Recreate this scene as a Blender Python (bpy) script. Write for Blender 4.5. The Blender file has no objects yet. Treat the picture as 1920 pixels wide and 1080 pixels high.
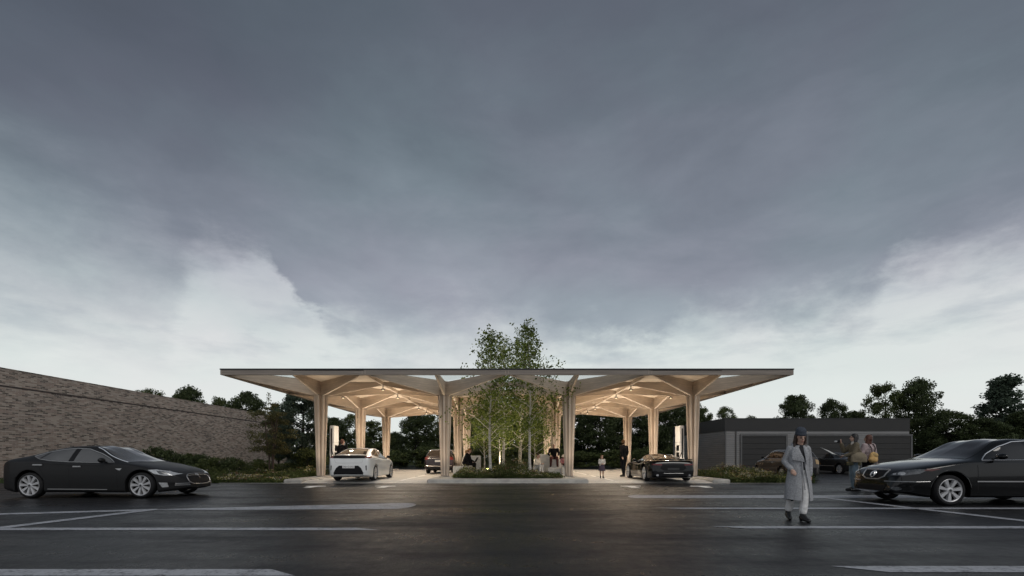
import bpy, bmesh, math, random
import numpy as np
from mathutils import Vector, Matrix
from mathutils.bvhtree import BVHTree
R = math.radians
rng = np.random.default_rng(7); random.seed(7)
scene = bpy.context.scene
COL = scene.collection
CAMH, F, VX, HY = 1.1, 860.0, 950.5, 857.0      # survey of the view: eye height, focal length, vanishing point

def GP(px, py, z=0.0):
    "ground point that a surveyed picture point stands for"
    Y = F*(CAMH-z)/(py-HY)
    return ((px-VX)/F*Y, Y)

# ------------------------------------------------------------------ materials
def nt_new(name):
    m = bpy.data.materials.new(name); m.use_nodes = True
    nt = m.node_tree; b = nt.nodes['Principled BSDF']
    return m, nt, b
def N(nt, t, **kw):
    n = nt.nodes.new(t)
    for k, v in kw.items(): setattr(n, k, v)
    return n
def mathn(nt, op, a, b=None, c=None, clamp=False):
    n = N(nt, 'ShaderNodeMath', operation=op); n.use_clamp = clamp
    for i, v in enumerate((a, b, c)):
        if v is None: continue
        if isinstance(v, (int, float)): n.inputs[i].default_value = v
        else: nt.links.new(v, n.inputs[i])
    return n.outputs[0]
def mix(nt, f, a, b, mode='MIX'):
    n = N(nt, 'ShaderNodeMix', data_type='RGBA', blend_type=mode)
    for s, v in ((n.inputs[0], f), (n.inputs[6], a), (n.inputs[7], b)):
        if isinstance(v, (int, float)): s.default_value = v
        elif isinstance(v, tuple): s.default_value = (*v[:3], 1)
        else: nt.links.new(v, s)
    return n.outputs[2]
def ramp(nt, f, pts, interp='LINEAR'):
    n = N(nt, 'ShaderNodeValToRGB'); cr = n.color_ramp; cr.interpolation = interp
    while len(cr.elements) < len(pts): cr.elements.new(0.5)
    for e, (p, c) in zip(cr.elements, pts):
        e.position = p
        e.color = (*c[:3], 1) if isinstance(c, tuple) else (c, c, c, 1)
    if f is not None: nt.links.new(f, n.inputs[0])
    return n.outputs[0]
def noise(nt, vec, scale, detail=4, rough=.55, dist=0):
    n = N(nt, 'ShaderNodeTexNoise'); n.inputs['Scale'].default_value = scale
    n.inputs['Detail'].default_value = detail; n.inputs['Roughness'].default_value = rough
    n.inputs['Distortion'].default_value = dist
    if vec is not None: nt.links.new(vec, n.inputs['Vector'])
    return n.outputs['Fac']
def coords(nt, scale=(1, 1, 1), kind='Object'):
    tc = N(nt, 'ShaderNodeTexCoord'); mp = N(nt, 'ShaderNodeMapping')
    mp.inputs['Scale'].default_value = scale
    nt.links.new(tc.outputs[kind], mp.inputs[0]); return mp.outputs[0]
def bumpn(nt, b, h, strength=.3, dist=.01):
    n = N(nt, 'ShaderNodeBump'); n.inputs['Strength'].default_value = strength; n.inputs['Distance'].default_value = dist
    nt.links.new(h, n.inputs['Height']); nt.links.new(n.outputs[0], b.inputs['Normal'])
def pbr(name, col, rough=.6, metal=0, spec=.5, var=.15, vs=4, bump=0, bs=60, coat=0, emit=None, estr=0, stretch=(1, 1, 1)):
    m, nt, b = nt_new(name)
    v = coords(nt, stretch)
    lo = tuple(c*(1-var) for c in col); hi = tuple(min(1, c*(1+var)) for c in col)
    f = noise(nt, v, vs)
    c = ramp(nt, f, [(.3, lo), (.7, hi)])
    nt.links.new(c, b.inputs['Base Color'])
    r = mathn(nt, 'MULTIPLY_ADD', f, .12, rough-.06, clamp=True); nt.links.new(r, b.inputs['Roughness'])
    b.inputs['Metallic'].default_value = metal; b.inputs['Specular IOR Level'].default_value = spec
    b.inputs['Coat Weight'].default_value = coat; b.inputs['Coat Roughness'].default_value = .05
    if bump: bumpn(nt, b, noise(nt, v, bs, 3), bump)
    if emit: b.inputs['Emission Color'].default_value = (*emit, 1); b.inputs['Emission Strength'].default_value = estr
    return m

def wood_mat(name, col, stretch, sc=1.0, dist=.2):
    m, nt, b = nt_new(name)
    v = coords(nt, stretch)
    f1 = noise(nt, v, 1.3*sc, 5, .6, dist); f2 = noise(nt, v, 6*sc, 3, .6)
    f3 = noise(nt, coords(nt), .9, 2)
    c1 = ramp(nt, f1, [(.3, tuple(c*.78 for c in col)), (.52, col), (.72, tuple(min(1, c*1.18) for c in col))])
    c2 = ramp(nt, f2, [(.35, .86), (.65, 1.05)])
    c3 = ramp(nt, f3, [(.35, .9), (.65, 1.04)])
    c = mix(nt, 1.0, mix(nt, 1.0, c1, c2, 'MULTIPLY'), c3, 'MULTIPLY')
    nt.links.new(c, b.inputs['Base Color']); b.inputs['Roughness'].default_value = .62
    b.inputs['Specular IOR Level'].default_value = .3
    bumpn(nt, b, f2, .12)
    return m

def leaf_mat(name, c0, c1, trans=.35, rough=.55):
    m, nt, b = nt_new(name)
    g = N(nt, 'ShaderNodeNewGeometry')
    c = ramp(nt, g.outputs['Random Per Island'], [(0, c0), (.55, tuple((a+d)/2 for a, d in zip(c0, c1))), (1, c1)])
    f = noise(nt, coords(nt), .9, 2)
    c = mix(nt, 1.0, c, ramp(nt, f, [(.35, .65), (.65, 1.2)]), 'MULTIPLY')
    nt.links.new(c, b.inputs['Base Color']); b.inputs['Roughness'].default_value = rough
    b.inputs['Specular IOR Level'].default_value = .25
    t = N(nt, 'ShaderNodeBsdfTranslucent'); nt.links.new(c, t.inputs[0])
    mx = N(nt, 'ShaderNodeMixShader'); mx.inputs[0].default_value = trans
    nt.links.new(b.outputs[0], mx.inputs[1]); nt.links.new(t.outputs[0], mx.inputs[2])
    nt.links.new(mx.outputs[0], nt.nodes['Material Output'].inputs[0])
    return m

def glass_pane_mat(name, tint=(.9, .93, .93), gl=.12):
    m, nt, b = nt_new(name)
    t = N(nt, 'ShaderNodeBsdfTransparent'); t.inputs[0].default_value = (*tint, 1)
    g = N(nt, 'ShaderNodeBsdfGlossy'); g.inputs['Roughness'].default_value = .03
    mx = N(nt, 'ShaderNodeMixShader')
    fr = N(nt, 'ShaderNodeFresnel'); fr.inputs[0].default_value = 1.4
    nt.links.new(mathn(nt, 'MULTIPLY', fr.outputs[0], gl*6, clamp=True), mx.inputs[0])
    nt.links.new(t.outputs[0], mx.inputs[1]); nt.links.new(g.outputs[0], mx.inputs[2])
    nt.links.new(mx.outputs[0], nt.nodes['Material Output'].inputs[0])
    return m

M = {}
M['wood'] = wood_mat('glulam_beam', (.60, .495, .40), (.5, .5, 11))
M['wood_soffit'] = wood_mat('plywood_soffit', (.64, .54, .43), (.6, 7, 1))
M['wood_col'] = wood_mat('glulam_column', (.63, .525, .43), (13, 13, .22), dist=.08)
M['fascia'] = pbr('weathered_fascia', (.25, .215, .185), .7, var=.25, vs=1.5, stretch=(.4, 1, 9))
M['cap'] = pbr('dark_metal_cap', (.02, .02, .022), .5)
M['dark'] = pbr('dark_metal', (.03, .03, .03), .5)
M['black'] = pbr('black_rubber', (.012, .012, .013), .75, spec=.3)
M['plastic'] = pbr('black_plastic', (.008, .008, .009), .6, spec=.22)
M['silver'] = pbr('alloy', (.52, .52, .53), .38, metal=.55, var=.06)
M['silver_dim'] = pbr('alloy_dim', (.36, .36, .37), .45, metal=.3, var=.06)
M['chrome'] = pbr('chrome', (.75, .75, .76), .2, metal=.9, var=.03)
M['chrome_dull'] = pbr('satin_trim', (.42, .42, .42), .35, metal=.7, var=.03)
M['white_box'] = pbr('white_enamel', (.78, .77, .75), .35, var=.03)
M['grey_box'] = pbr('grey_enamel', (.42, .42, .42), .45, var=.05)
M['screen'] = pbr('dark_screen', (.01, .01, .012), .15)
M['lampglow'] = pbr('lamp_glow', (1, .85, .65), .5, emit=(1, .80, .55), estr=.8)
M['whitebench'] = pbr('white_terrazzo', (.66, .65, .63), .55, var=.16, vs=9)
M['soil'] = pbr('soil', (.04, .035, .025), .95, var=.4, vs=6, bump=.5, bs=20)
M['bark'] = pbr('brown_bark', (.09, .065, .05), .9, var=.35, vs=8, bump=.5, bs=25, stretch=(1, 1, .3))
M['bark_dark'] = pbr('dark_bark', (.03, .024, .02), .9, var=.35, vs=8)
M['l_birch'] = leaf_mat('birch_leaf', (.06, .10, .022), (.27, .32, .08), .5)
M['l_dark'] = leaf_mat('dark_leaf', (.032, .046, .019), (.115, .145, .06), .35)
M['l_mid'] = leaf_mat('mid_leaf', (.055, .075, .027), (.16, .19, .07), .38)
M['l_olive'] = leaf_mat('olive_leaf', (.075, .075, .032), (.22, .21, .09), .4)
M['l_blue'] = leaf_mat('blue_green_leaf', (.04, .062, .045), (.13, .17, .115), .35)
M['l_bed'] = leaf_mat('bed_leaf', (.035, .05, .014), (.13, .15, .05), .35)
M['l_grass'] = leaf_mat('grass_blade', (.03, .05, .012), (.09, .13, .035), .3)
M['fl_yellow'] = leaf_mat('yellow_flower', (.35, .33, .10), (.65, .60, .28), .3)
M['fl_pale'] = leaf_mat('pale_flower', (.35, .32, .26), (.6, .56, .48), .3)
M['fl_rust'] = leaf_mat('rust_flower', (.13, .055, .035), (.25, .13, .08), .3)
M['skin'] = pbr('skin', (.52, .33, .25), .5, var=.06, vs=12)
M['hair_brown'] = pbr('brown_hair', (.045, .025, .018), .5, var=.5, vs=10, stretch=(9, 9, 1), bump=.4, bs=20)
M['hair_red'] = pbr('auburn_hair', (.10, .035, .02), .5, var=.4, vs=10, stretch=(9, 9, 1), bump=.4, bs=20)
M['hair_black'] = pbr('black_hair', (.012, .010, .010), .5, var=.4, vs=10, stretch=(9, 9, 1))
M['hair_fair'] = pbr('fair_hair', (.28, .17, .08), .55, var=.3, vs=10, stretch=(9, 9, 1))
M['hair_grey'] = pbr('grey_hair', (.45, .42, .38), .6, var=.2, vs=10)

def birch_bark():
    m, nt, b = nt_new('birch_bark')
    f = noise(nt, coords(nt, (3, 3, 12)), 2.2, 4, .7); g = noise(nt, coords(nt, (1, 1, 1.2)), 2.5, 3)
    c = mix(nt, ramp(nt, f, [(.55, 0.0), (.64, 1.0)]), (.62, .59, .54), (.05, .045, .04))
    c = mix(nt, ramp(nt, g, [(.4, 0.0), (.75, .6)]), c, (.30, .27, .23))
    nt.links.new(c, b.inputs['Base Color']); b.inputs['Roughness'].default_value = .75
    return m
M['birch'] = birch_bark()

def brick_mat():
    m, nt, b = nt_new('long_format_brick')
    tc = N(nt, 'ShaderNodeTexCoord'); sp = N(nt, 'ShaderNodeSeparateXYZ'); nt.links.new(tc.outputs['Object'], sp.inputs[0])
    cb = N(nt, 'ShaderNodeCombineXYZ')
    nt.links.new(mathn(nt, 'ADD', sp.outputs[1], sp.outputs[0]), cb.inputs[0]); nt.links.new(sp.outputs[2], cb.inputs[1])
    def brick(c1, c2, mo, bias, off):
        n = N(nt, 'ShaderNodeTexBrick'); n.offset = .5; n.squash = 1
        for k, v in (('Color1', (*c1, 1)), ('Color2', (*c2, 1)), ('Mortar', (*mo, 1)), ('Scale', 1.0), ('Mortar Size', .010),
                     ('Bias', bias), ('Brick Width', .31), ('Row Height', .074), ('Mortar Smooth', .1)): n.inputs[k].default_value = v
        nt.links.new(cb.outputs[0], n.inputs['Vector']); return n
    n1 = brick((0, 0, 0), (1, 1, 1), (.5, .5, .5), 0, 0)
    f = ramp(nt, n1.outputs['Color'], [(0, (.085, .07, .065)), (.16, (.11, .09, .085)), (.24, (.25, .20, .18)), (.45, (.36, .30, .27)), (.62, (.30, .23, .205)), (.8, (.42, .36, .325)), (1, (.47, .41, .37))], 'CONSTANT')
    big = noise(nt, cb.outputs[0], .55, 5, .65)
    med = noise(nt, cb.outputs[0], 5.0, 4, .7)
    c = mix(nt, ramp(nt, med, [(.5, 0.0), (.75, .75)]), f, (.44, .39, .36))
    c = mix(nt, n1.outputs['Fac'], c, (.40, .36, .33))
    c = mix(nt, 1.0, c, ramp(nt, big, [(.3, (1.02, 1.0, .94)), (.68, (1.28, 1.23, 1.15))]), 'MULTIPLY')
    nt.links.new(c, b.inputs['Base Color']); b.inputs['Roughness'].default_value = .9; b.inputs['Specular IOR Level'].default_value = .2
    bumpn(nt, b, mathn(nt, 'SUBTRACT', mathn(nt, 'MULTIPLY', med, .3), n1.outputs['Fac']), .5, .012)
    return m
M['brick'] = brick_mat()

def siding_mat(name, col, row=.16, deep=.45):
    m, nt, b = nt_new(name)
    tc = N(nt, 'ShaderNodeTexCoord'); sp = N(nt, 'ShaderNodeSeparateXYZ'); nt.links.new(tc.outputs['Object'], sp.inputs[0])
    w = mathn(nt, 'FRACT', mathn(nt, 'DIVIDE', sp.outputs[2], row))
    groove = ramp(nt, w, [(0, 0.0), (.08, 0.0), (.14, 1.0), (1, .92)])
    f = noise(nt, coords(nt, (.3, .3, 5)), 2.5, 4)
    c = mix(nt, 1.0, ramp(nt, f, [(.3, tuple(x*.85 for x in col)), (.7, tuple(x*1.12 for x in col))]), ramp(nt, groove, [(0, deep), (1, 1.0)]), 'MULTIPLY')
    nt.links.new(c, b.inputs['Base Color']); b.inputs['Roughness'].default_value = .6
    bumpn(nt, b, groove, .6, .02)
    return m
M['siding'] = siding_mat('grey_siding', (.235, .232, .23))
M['gfascia'] = pbr('dark_grey_fascia', (.027, .026, .025), .6, var=.12, vs=1)
M['gdoor'] = siding_mat('dark_garage_door', (.026, .025, .024), .42, .8)
M['gframe'] = pbr('garage_frame', (.10, .10, .10), .6)

def asphalt_nodes(nt):
    v = coords(nt)
    fine = noise(nt, coords(nt, (1, .55, 1)), 34, 4, .8); mid = noise(nt, coords(nt, (.8, .5, 1)), 7, 6, .8); big = noise(nt, coords(nt, (.35, 1.0, 1)), .9, 6, .66)
    c = ramp(nt, fine, [(.32, (.008, .008, .0086)), (.5, (.018, .018, .0192)), (.62, (.034, .034, .036)), (.72, (.082, .082, .085))])
    c = mix(nt, 1.0, c, ramp(nt, mid, [(.34, .45), (.66, 1.55)]), 'MULTIPLY')
    c = mix(nt, 1.0, c, ramp(nt, big, [(.3, .62), (.7, 1.35)]), 'MULTIPLY')
    return c, fine, mid, big
def asphalt_mat():
    m, nt, b = nt_new('damp_asphalt')
    c, fine, mid, big = asphalt_nodes(nt)
    nt.links.new(c, b.inputs['Base Color'])
    nt.links.new(mathn(nt, 'ADD', ramp(nt, big, [(.32, .24), (.5, .36), (.68, .52)]), mathn(nt, 'MULTIPLY_ADD', mid, .5, -.25), clamp=True), b.inputs['Roughness'])
    nt.links.new(ramp(nt, big, [(.32, .15), (.68, .07)]), b.inputs['Specular IOR Level'])
    h = mathn(nt, 'ADD', fine, mathn(nt, 'MULTIPLY', mid, .8))
    bumpn(nt, b, h, .8, .008)
    return m
M['asphalt'] = asphalt_mat()
def worn_paint():
    m, nt, b = nt_new('worn_road_paint')
    c, fine, mid, big = asphalt_nodes(nt)
    w = mathn(nt, 'ADD', mathn(nt, 'MULTIPLY', fine, .5), mathn(nt, 'MULTIPLY', noise(nt, coords(nt, (1, 2, 1)), 3.5, 6, .7), .5))
    p = ramp(nt, mid, [(.3, (.32, .33, .36)), (.7, (.44, .45, .48))])
    c = mix(nt, ramp(nt, w, [(.40, .75), (.50, .0)]), p, c)
    nt.links.new(c, b.inputs['Base Color']); b.inputs['Roughness'].default_value = .5; b.inputs['Specular IOR Level'].default_value = .2
    bumpn(nt, b, fine, .4, .004)
    return m
M['paint'] = worn_paint()
M['paint_white'] = pbr('white_road_paint', (.82, .81, .78), .6, var=.06, vs=6)

def paver_mat():
    m, nt, b = nt_new('pale_pavers')
    n = N(nt, 'ShaderNodeTexBrick'); n.offset = .5
    for k, v in (('Color1', (.44, .425, .40, 1)), ('Color2', (.54, .52, .49, 1)), ('Mortar', (.30, .29, .275, 1)), ('Scale', 1.0), ('Mortar Size', .008), ('Brick Width', .4), ('Row Height', .2)): n.inputs[k].default_value = v
    nt.links.new(coords(nt), n.inputs['Vector'])
    f = noise(nt, coords(nt), 1.1, 5)
    c = mix(nt, 1.0, n.outputs['Color'], ramp(nt, f, [(.3, .8), (.7, 1.12)]), 'MULTIPLY')
    nt.links.new(c, b.inputs['Base Color']); b.inputs['Roughness'].default_value = .55
    bumpn(nt, b, mathn(nt, 'SUBTRACT', 1.0, n.outputs['Fac']), .3, .005)
    return m
M['paver'] = paver_mat()
M['concrete'] = pbr('kerb_concrete', (.36, .345, .32), .8, var=.3, vs=2.5, bump=.3, bs=40)
M['grass'] = pbr('grass_ground', (.022, .03, .012), .95, var=.4, vs=3, bump=.6, bs=30)

# ------------------------------------------------------------------ mesh builder
class MB:
    def __init__(s): s.v = []; s.f = []
    def add(s, vs, fs):
        o = len(s.v); s.v += [tuple(v) for v in vs]; s.f += [tuple(i+o for i in f) for f in fs]; return s
    def box(s, c, d, rz=0):
        x, y, z = (k/2 for k in d); ca, sa = math.cos(rz), math.sin(rz)
        P = [(a*x, b*y, e*z) for e in (-1, 1) for b in (-1, 1) for a in (-1, 1)]
        P = [(c[0]+p[0]*ca-p[1]*sa, c[1]+p[0]*sa+p[1]*ca, c[2]+p[2]) for p in P]
        return s.add(P, [(0, 2, 3, 1), (4, 5, 7, 6), (0, 1, 5, 4), (2, 6, 7, 3), (0, 4, 6, 2), (1, 3, 7, 5)])
    def bbox(s, c, d, r=.02, rz=0):
        "box with chamfered vertical edges and a chamfered top"
        x, y = d[0]/2, d[1]/2; z0, z1 = c[2]-d[2]/2, c[2]+d[2]/2
        def ring(x, y, z, r): return [(x-r, -y, z), (x, -y+r, z), (x, y-r, z), (x-r, y, z), (-x+r, y, z), (-x, y-r, z), (-x, -y+r, z), (-x+r, -y, z)]
        rings = [ring(x, y, z0, r), ring(x, y, z1-r, r), ring(x-r, y-r, z1, r*.5)]
        ca, sa = math.cos(rz), math.sin(rz)
        return s.loft([[(c[0]+p[0]*ca-p[1]*sa, c[1]+p[0]*sa+p[1]*ca, p[2]) for p in g] for g in rings])
    def loft(s, rings, close=True, cap=True):
        n = len(rings[0]); vs = [p for g in rings for p in g]; fs = []
        for i in range(len(rings)-1):
            for j in range(n if close else n-1):
                k = (j+1) % n
                fs.append((i*n+j, i*n+k, (i+1)*n+k, (i+1)*n+j))
        if cap and close: fs += [tuple(range(n-1, -1, -1)), tuple((len(rings)-1)*n+j for j in range(n))]
        return s.add(vs, fs)
    def tube(s, pts, rad, n=8, cap=True):
        pts = [Vector(p) for p in pts]; rad = rad if hasattr(rad, '__len__') else [rad]*len(pts)
        rings = []; up = None
        for i, p in enumerate(pts):
            d = (pts[min(i+1, len(pts)-1)]-pts[max(i-1, 0)]).normalized()
            if up is None: up = Vector((0, 0, 1)) if abs(d.z) < .9 else Vector((1, 0, 0))
            a = d.cross(up).normalized(); b = a.cross(d).normalized(); up = b
            rings.append([tuple(p+(a*math.cos(t)+b*math.sin(t))*rad[i]) for t in [2*math.pi*k/n for k in range(n)]])
        return s.loft(rings, True, cap)
    def ell(s, c, r, n=12, m=8, rot=None):
        vs = [(0, 0, -1)]+[(math.cos(2*math.pi*j/n)*math.sin(math.pi*i/m), math.sin(2*math.pi*j/n)*math.sin(math.pi*i/m), -math.cos(math.pi*i/m)) for i in range(1, m) for j in range(n)]+[(0, 0, 1)]
        fs = [(0, 1+(j+1) % n, 1+j) for j in range(n)]
        for i in range(m-2):
            for j in range(n):
                a, b2 = 1+i*n+j, 1+i*n+(j+1) % n; fs.append((a, b2, b2+n, a+n))
        t = len(vs)-1; o = 1+(m-2)*n
        fs += [(o+j, o+(j+1) % n, t) for j in range(n)]
        P = []
        for v in vs:
            q = Vector((v[0]*r[0], v[1]*r[1], v[2]*r[2]))
            if rot is not None: q = rot @ q
            P.append(tuple(q+Vector(c)))
        return s.add(P, fs)
    def cap(s, p0, p1, r0, r1, n=10):
        p0, p1 = Vector(p0), Vector(p1)
        s.ell(p0, (r0,)*3, n, 6); s.ell(p1, (r1,)*3, n, 6)
        if (p1-p0).length > 1e-4: s.tube([p0, p1], [r0, r1], n)
        return s
    def prism(s, poly, axis, a, b):
        "extrude a 2D polygon along an axis from a to b"
        def P(u, v, w): return {'x': (w, u, v), 'y': (u, w, v), 'z': (u, v, w)}[axis]
        n = len(poly); vs = [P(u, v, a) for u, v in poly]+[P(u, v, b) for u, v in poly]
        return s.add(vs, [tuple(range(n-1, -1, -1)), tuple(range(n, 2*n))]+[(i, (i+1) % n, n+(i+1) % n, n+i) for i in range(n)])
    def lathe(s, prof, n=24, axis='y', c=(0, 0, 0), closed=False):
        "prof: (radius, along-axis)"
        rings = []
        for r, h in prof:
            g = []
            for k in range(n):
                t = 2*math.pi*k/n; a, b2 = r*math.cos(t), r*math.sin(t)
                p = {'y': (a, h, b2), 'z': (a, b2, h), 'x': (h, a, b2)}[axis]
                g.append((p[0]+c[0], p[1]+c[1], p[2]+c[2]))
            rings.append(g)
        if closed: rings.append(rings[0])
        return s.loft(rings, True, not closed)
    def xf(s, mat):
        s.v = [tuple(mat @ Vector(v)) for v in s.v]; return s
    def mesh(s, name):
        me = bpy.data.meshes.new(name); me.from_pydata(s.v, [], s.f); me.update()
        bm = bmesh.new(); bm.from_mesh(me); bmesh.ops.recalc_face_normals(bm, faces=bm.faces); bm.to_mesh(me); bm.free()
        return me

def obj(name, mb, mat, parent=None, smooth=False, ang=40, mats=None):
    me = mb if isinstance(mb, bpy.types.Mesh) else mb.mesh(name)
    o = bpy.data.objects.new(name, me); COL.objects.link(o)
    if mats:
        for x in mats: me.materials.append(x)
    elif not me.materials: me.materials.append(mat)
    if smooth:
        me.polygons.foreach_set('use_smooth', [True]*len(me.polygons))
        me.set_sharp_from_angle(angle=R(ang))
    if parent: o.parent = parent
    return o
def tag(o, label, cat, group=None, kind=None):
    o['label'] = label
    if kind: o['kind'] = kind
    if cat: o['category'] = cat
    if group: o['group'] = group
    return o
def empty(name, label, cat, loc=(0, 0, 0), rz=0, scale=1, group=None):
    o = bpy.data.objects.new(name, None); COL.objects.link(o); o.empty_display_size = .2
    o.location = loc; o.rotation_euler = (0, 0, rz); o.scale = (scale,)*3
    return tag(o, label, cat, group)
def struct(name, mb, mat, label=None, kind='structure'):
    o = obj(name, mb, mat); o['kind'] = kind
    if label: o['label'] = label
    return o
def fuse(mb, vox, it=3, name='fused'):
    "grow one continuous surface from overlapping solids"
    me = mb.mesh(name); o = bpy.data.objects.new(name, me); COL.objects.link(o)
    r = o.modifiers.new('r', 'REMESH'); r.mode = 'VOXEL'; r.voxel_size = vox
    if it:
        k = o.modifiers.new('s', 'SMOOTH'); k.iterations = it; k.factor = .5
    dg = bpy.context.evaluated_depsgraph_get(); dg.update()
    out = bpy.data.meshes.new_from_object(o.evaluated_get(dg))
    bpy.data.objects.remove(o); bpy.data.meshes.remove(me)
    out.name = name; out.materials.clear()
    return out
def text_mesh(txt, size, depth=.002):
    cu = bpy.data.curves.new('lettering', 'FONT'); cu.body = txt; cu.size = size; cu.extrude = depth
    cu.align_x = 'CENTER'; cu.align_y = 'CENTER'
    o = bpy.data.objects.new('lettering', cu); COL.objects.link(o)
    dg = bpy.context.evaluated_depsgraph_get(); dg.update()
    me = bpy.data.meshes.new_from_object(o.evaluated_get(dg))
    bpy.data.objects.remove(o); bpy.data.curves.remove(cu)
    return me
def pchip(pts, x):
    X = [p[0] for p in pts]; Y = [p[1] for p in pts]; n = len(X)
    if x <= X[0]: return Y[0]
    if x >= X[-1]: return Y[-1]
    d = [(Y[i+1]-Y[i])/(X[i+1]-X[i]) for i in range(n-1)]
    m = [d[0]]+[0 if d[i-1]*d[i] <= 0 else 2*d[i-1]*d[i]/(d[i-1]+d[i]) for i in range(1, n-1)]+[d[-1]]
    i = max(k for k in range(n-1) if X[k] <= x); h = X[i+1]-X[i]; t = (x-X[i])/h
    return (2*t**3-3*t*t+1)*Y[i]+(t**3-2*t*t+t)*h*m[i]+(-2*t**3+3*t*t)*Y[i+1]+(t**3-t*t)*h*m[i+1]
# ------------------------------------------------------------------ cars
def catmull(P, k):
    out = []; n = len(P)
    for i in range(n-1):
        p0, p1, p2, p3 = P[max(i-1, 0)], P[i], P[i+1], P[min(i+2, n-1)]
        for j in range(k):
            t = j/k
            out.append(tuple(.5*((2*b)+(-a+c)*t+(2*a-5*b+4*c-d)*t*t+(-a+3*b-3*c+d)*t**3) for a, b, c, d in zip(p0, p1, p2, p3)))
    out.append(P[-1]); return out

def car_body(S):
    wb, rw, Ra = S['wb'], S['rw'], S['Ra']; top, belt, w = S['top'], S['belt'], S['w']
    x0, x1 = top[0][0], top[-1][0]; gc = S.get('gc', .17)
    xs = list(np.linspace(x0, x1, 72))+[x0+.015, x0+.04, x0+.07, x1-.015, x1-.04, x1-.07]
    for a in (0, wb):
        for t in np.linspace(-1, 1, 15): xs.append(a+Ra*math.sin(t*math.pi/2))
        xs += [a-Ra-.002, a+Ra+.002]
    xs = sorted(set(round(float(x), 4) for x in xs if x0 <= x <= x1))
    rings = []
    for x in xs:
        zr, zb, hw = pchip(top, x), pchip(belt, x), pchip(w, x)
        zr = max(zr, zb+.012)
        arch = 0
        for a in (0, wb):
            if abs(x-a) < Ra: arch = max(arch, rw+math.sqrt(Ra*Ra-(x-a)**2))
        base = gc+S.get('lift', .10)*max(0, (abs(x-wb/2)-(wb/2+.45))/.5)
        base = min(base, zb-.08)
        zl = max(base, min(arch, zb-.06))
        t = min(1, max(0, (zr-zb)/.36)); t = t*t*(3-2*t)
        wr = (1-t)*hw*.80+t*S['roofw']*hw/max(p[1] for p in w)
        z6 = (1-t)*(zb+.62*(zr-zb))+t*(zr-.065)
        zm = max(zl+.02, base+.50*(zb-base))
        sh = max(zm+.01, zb-.09)
        k = S.get('crease', 0)
        P = [(0, zl if arch else base), (hw*.80, zl), (hw*.955, zl+.012), (hw*.985, max(zl+.018, min(base+.14, zm))), (hw, zm), (hw*(.985-k), sh), (hw*.945, zb), (wr, z6), (wr*.55, zr-.022*t-.006), (0, zr)]
        half = catmull(P, 4)
        # straight underside, crisp sill
        ring = [(x, y, z) for y, z in half]+[(x, -y, z) for y, z in half[-2:0:-1]]
        rings.append(ring)
    return MB().loft(rings, True, True)

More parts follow.
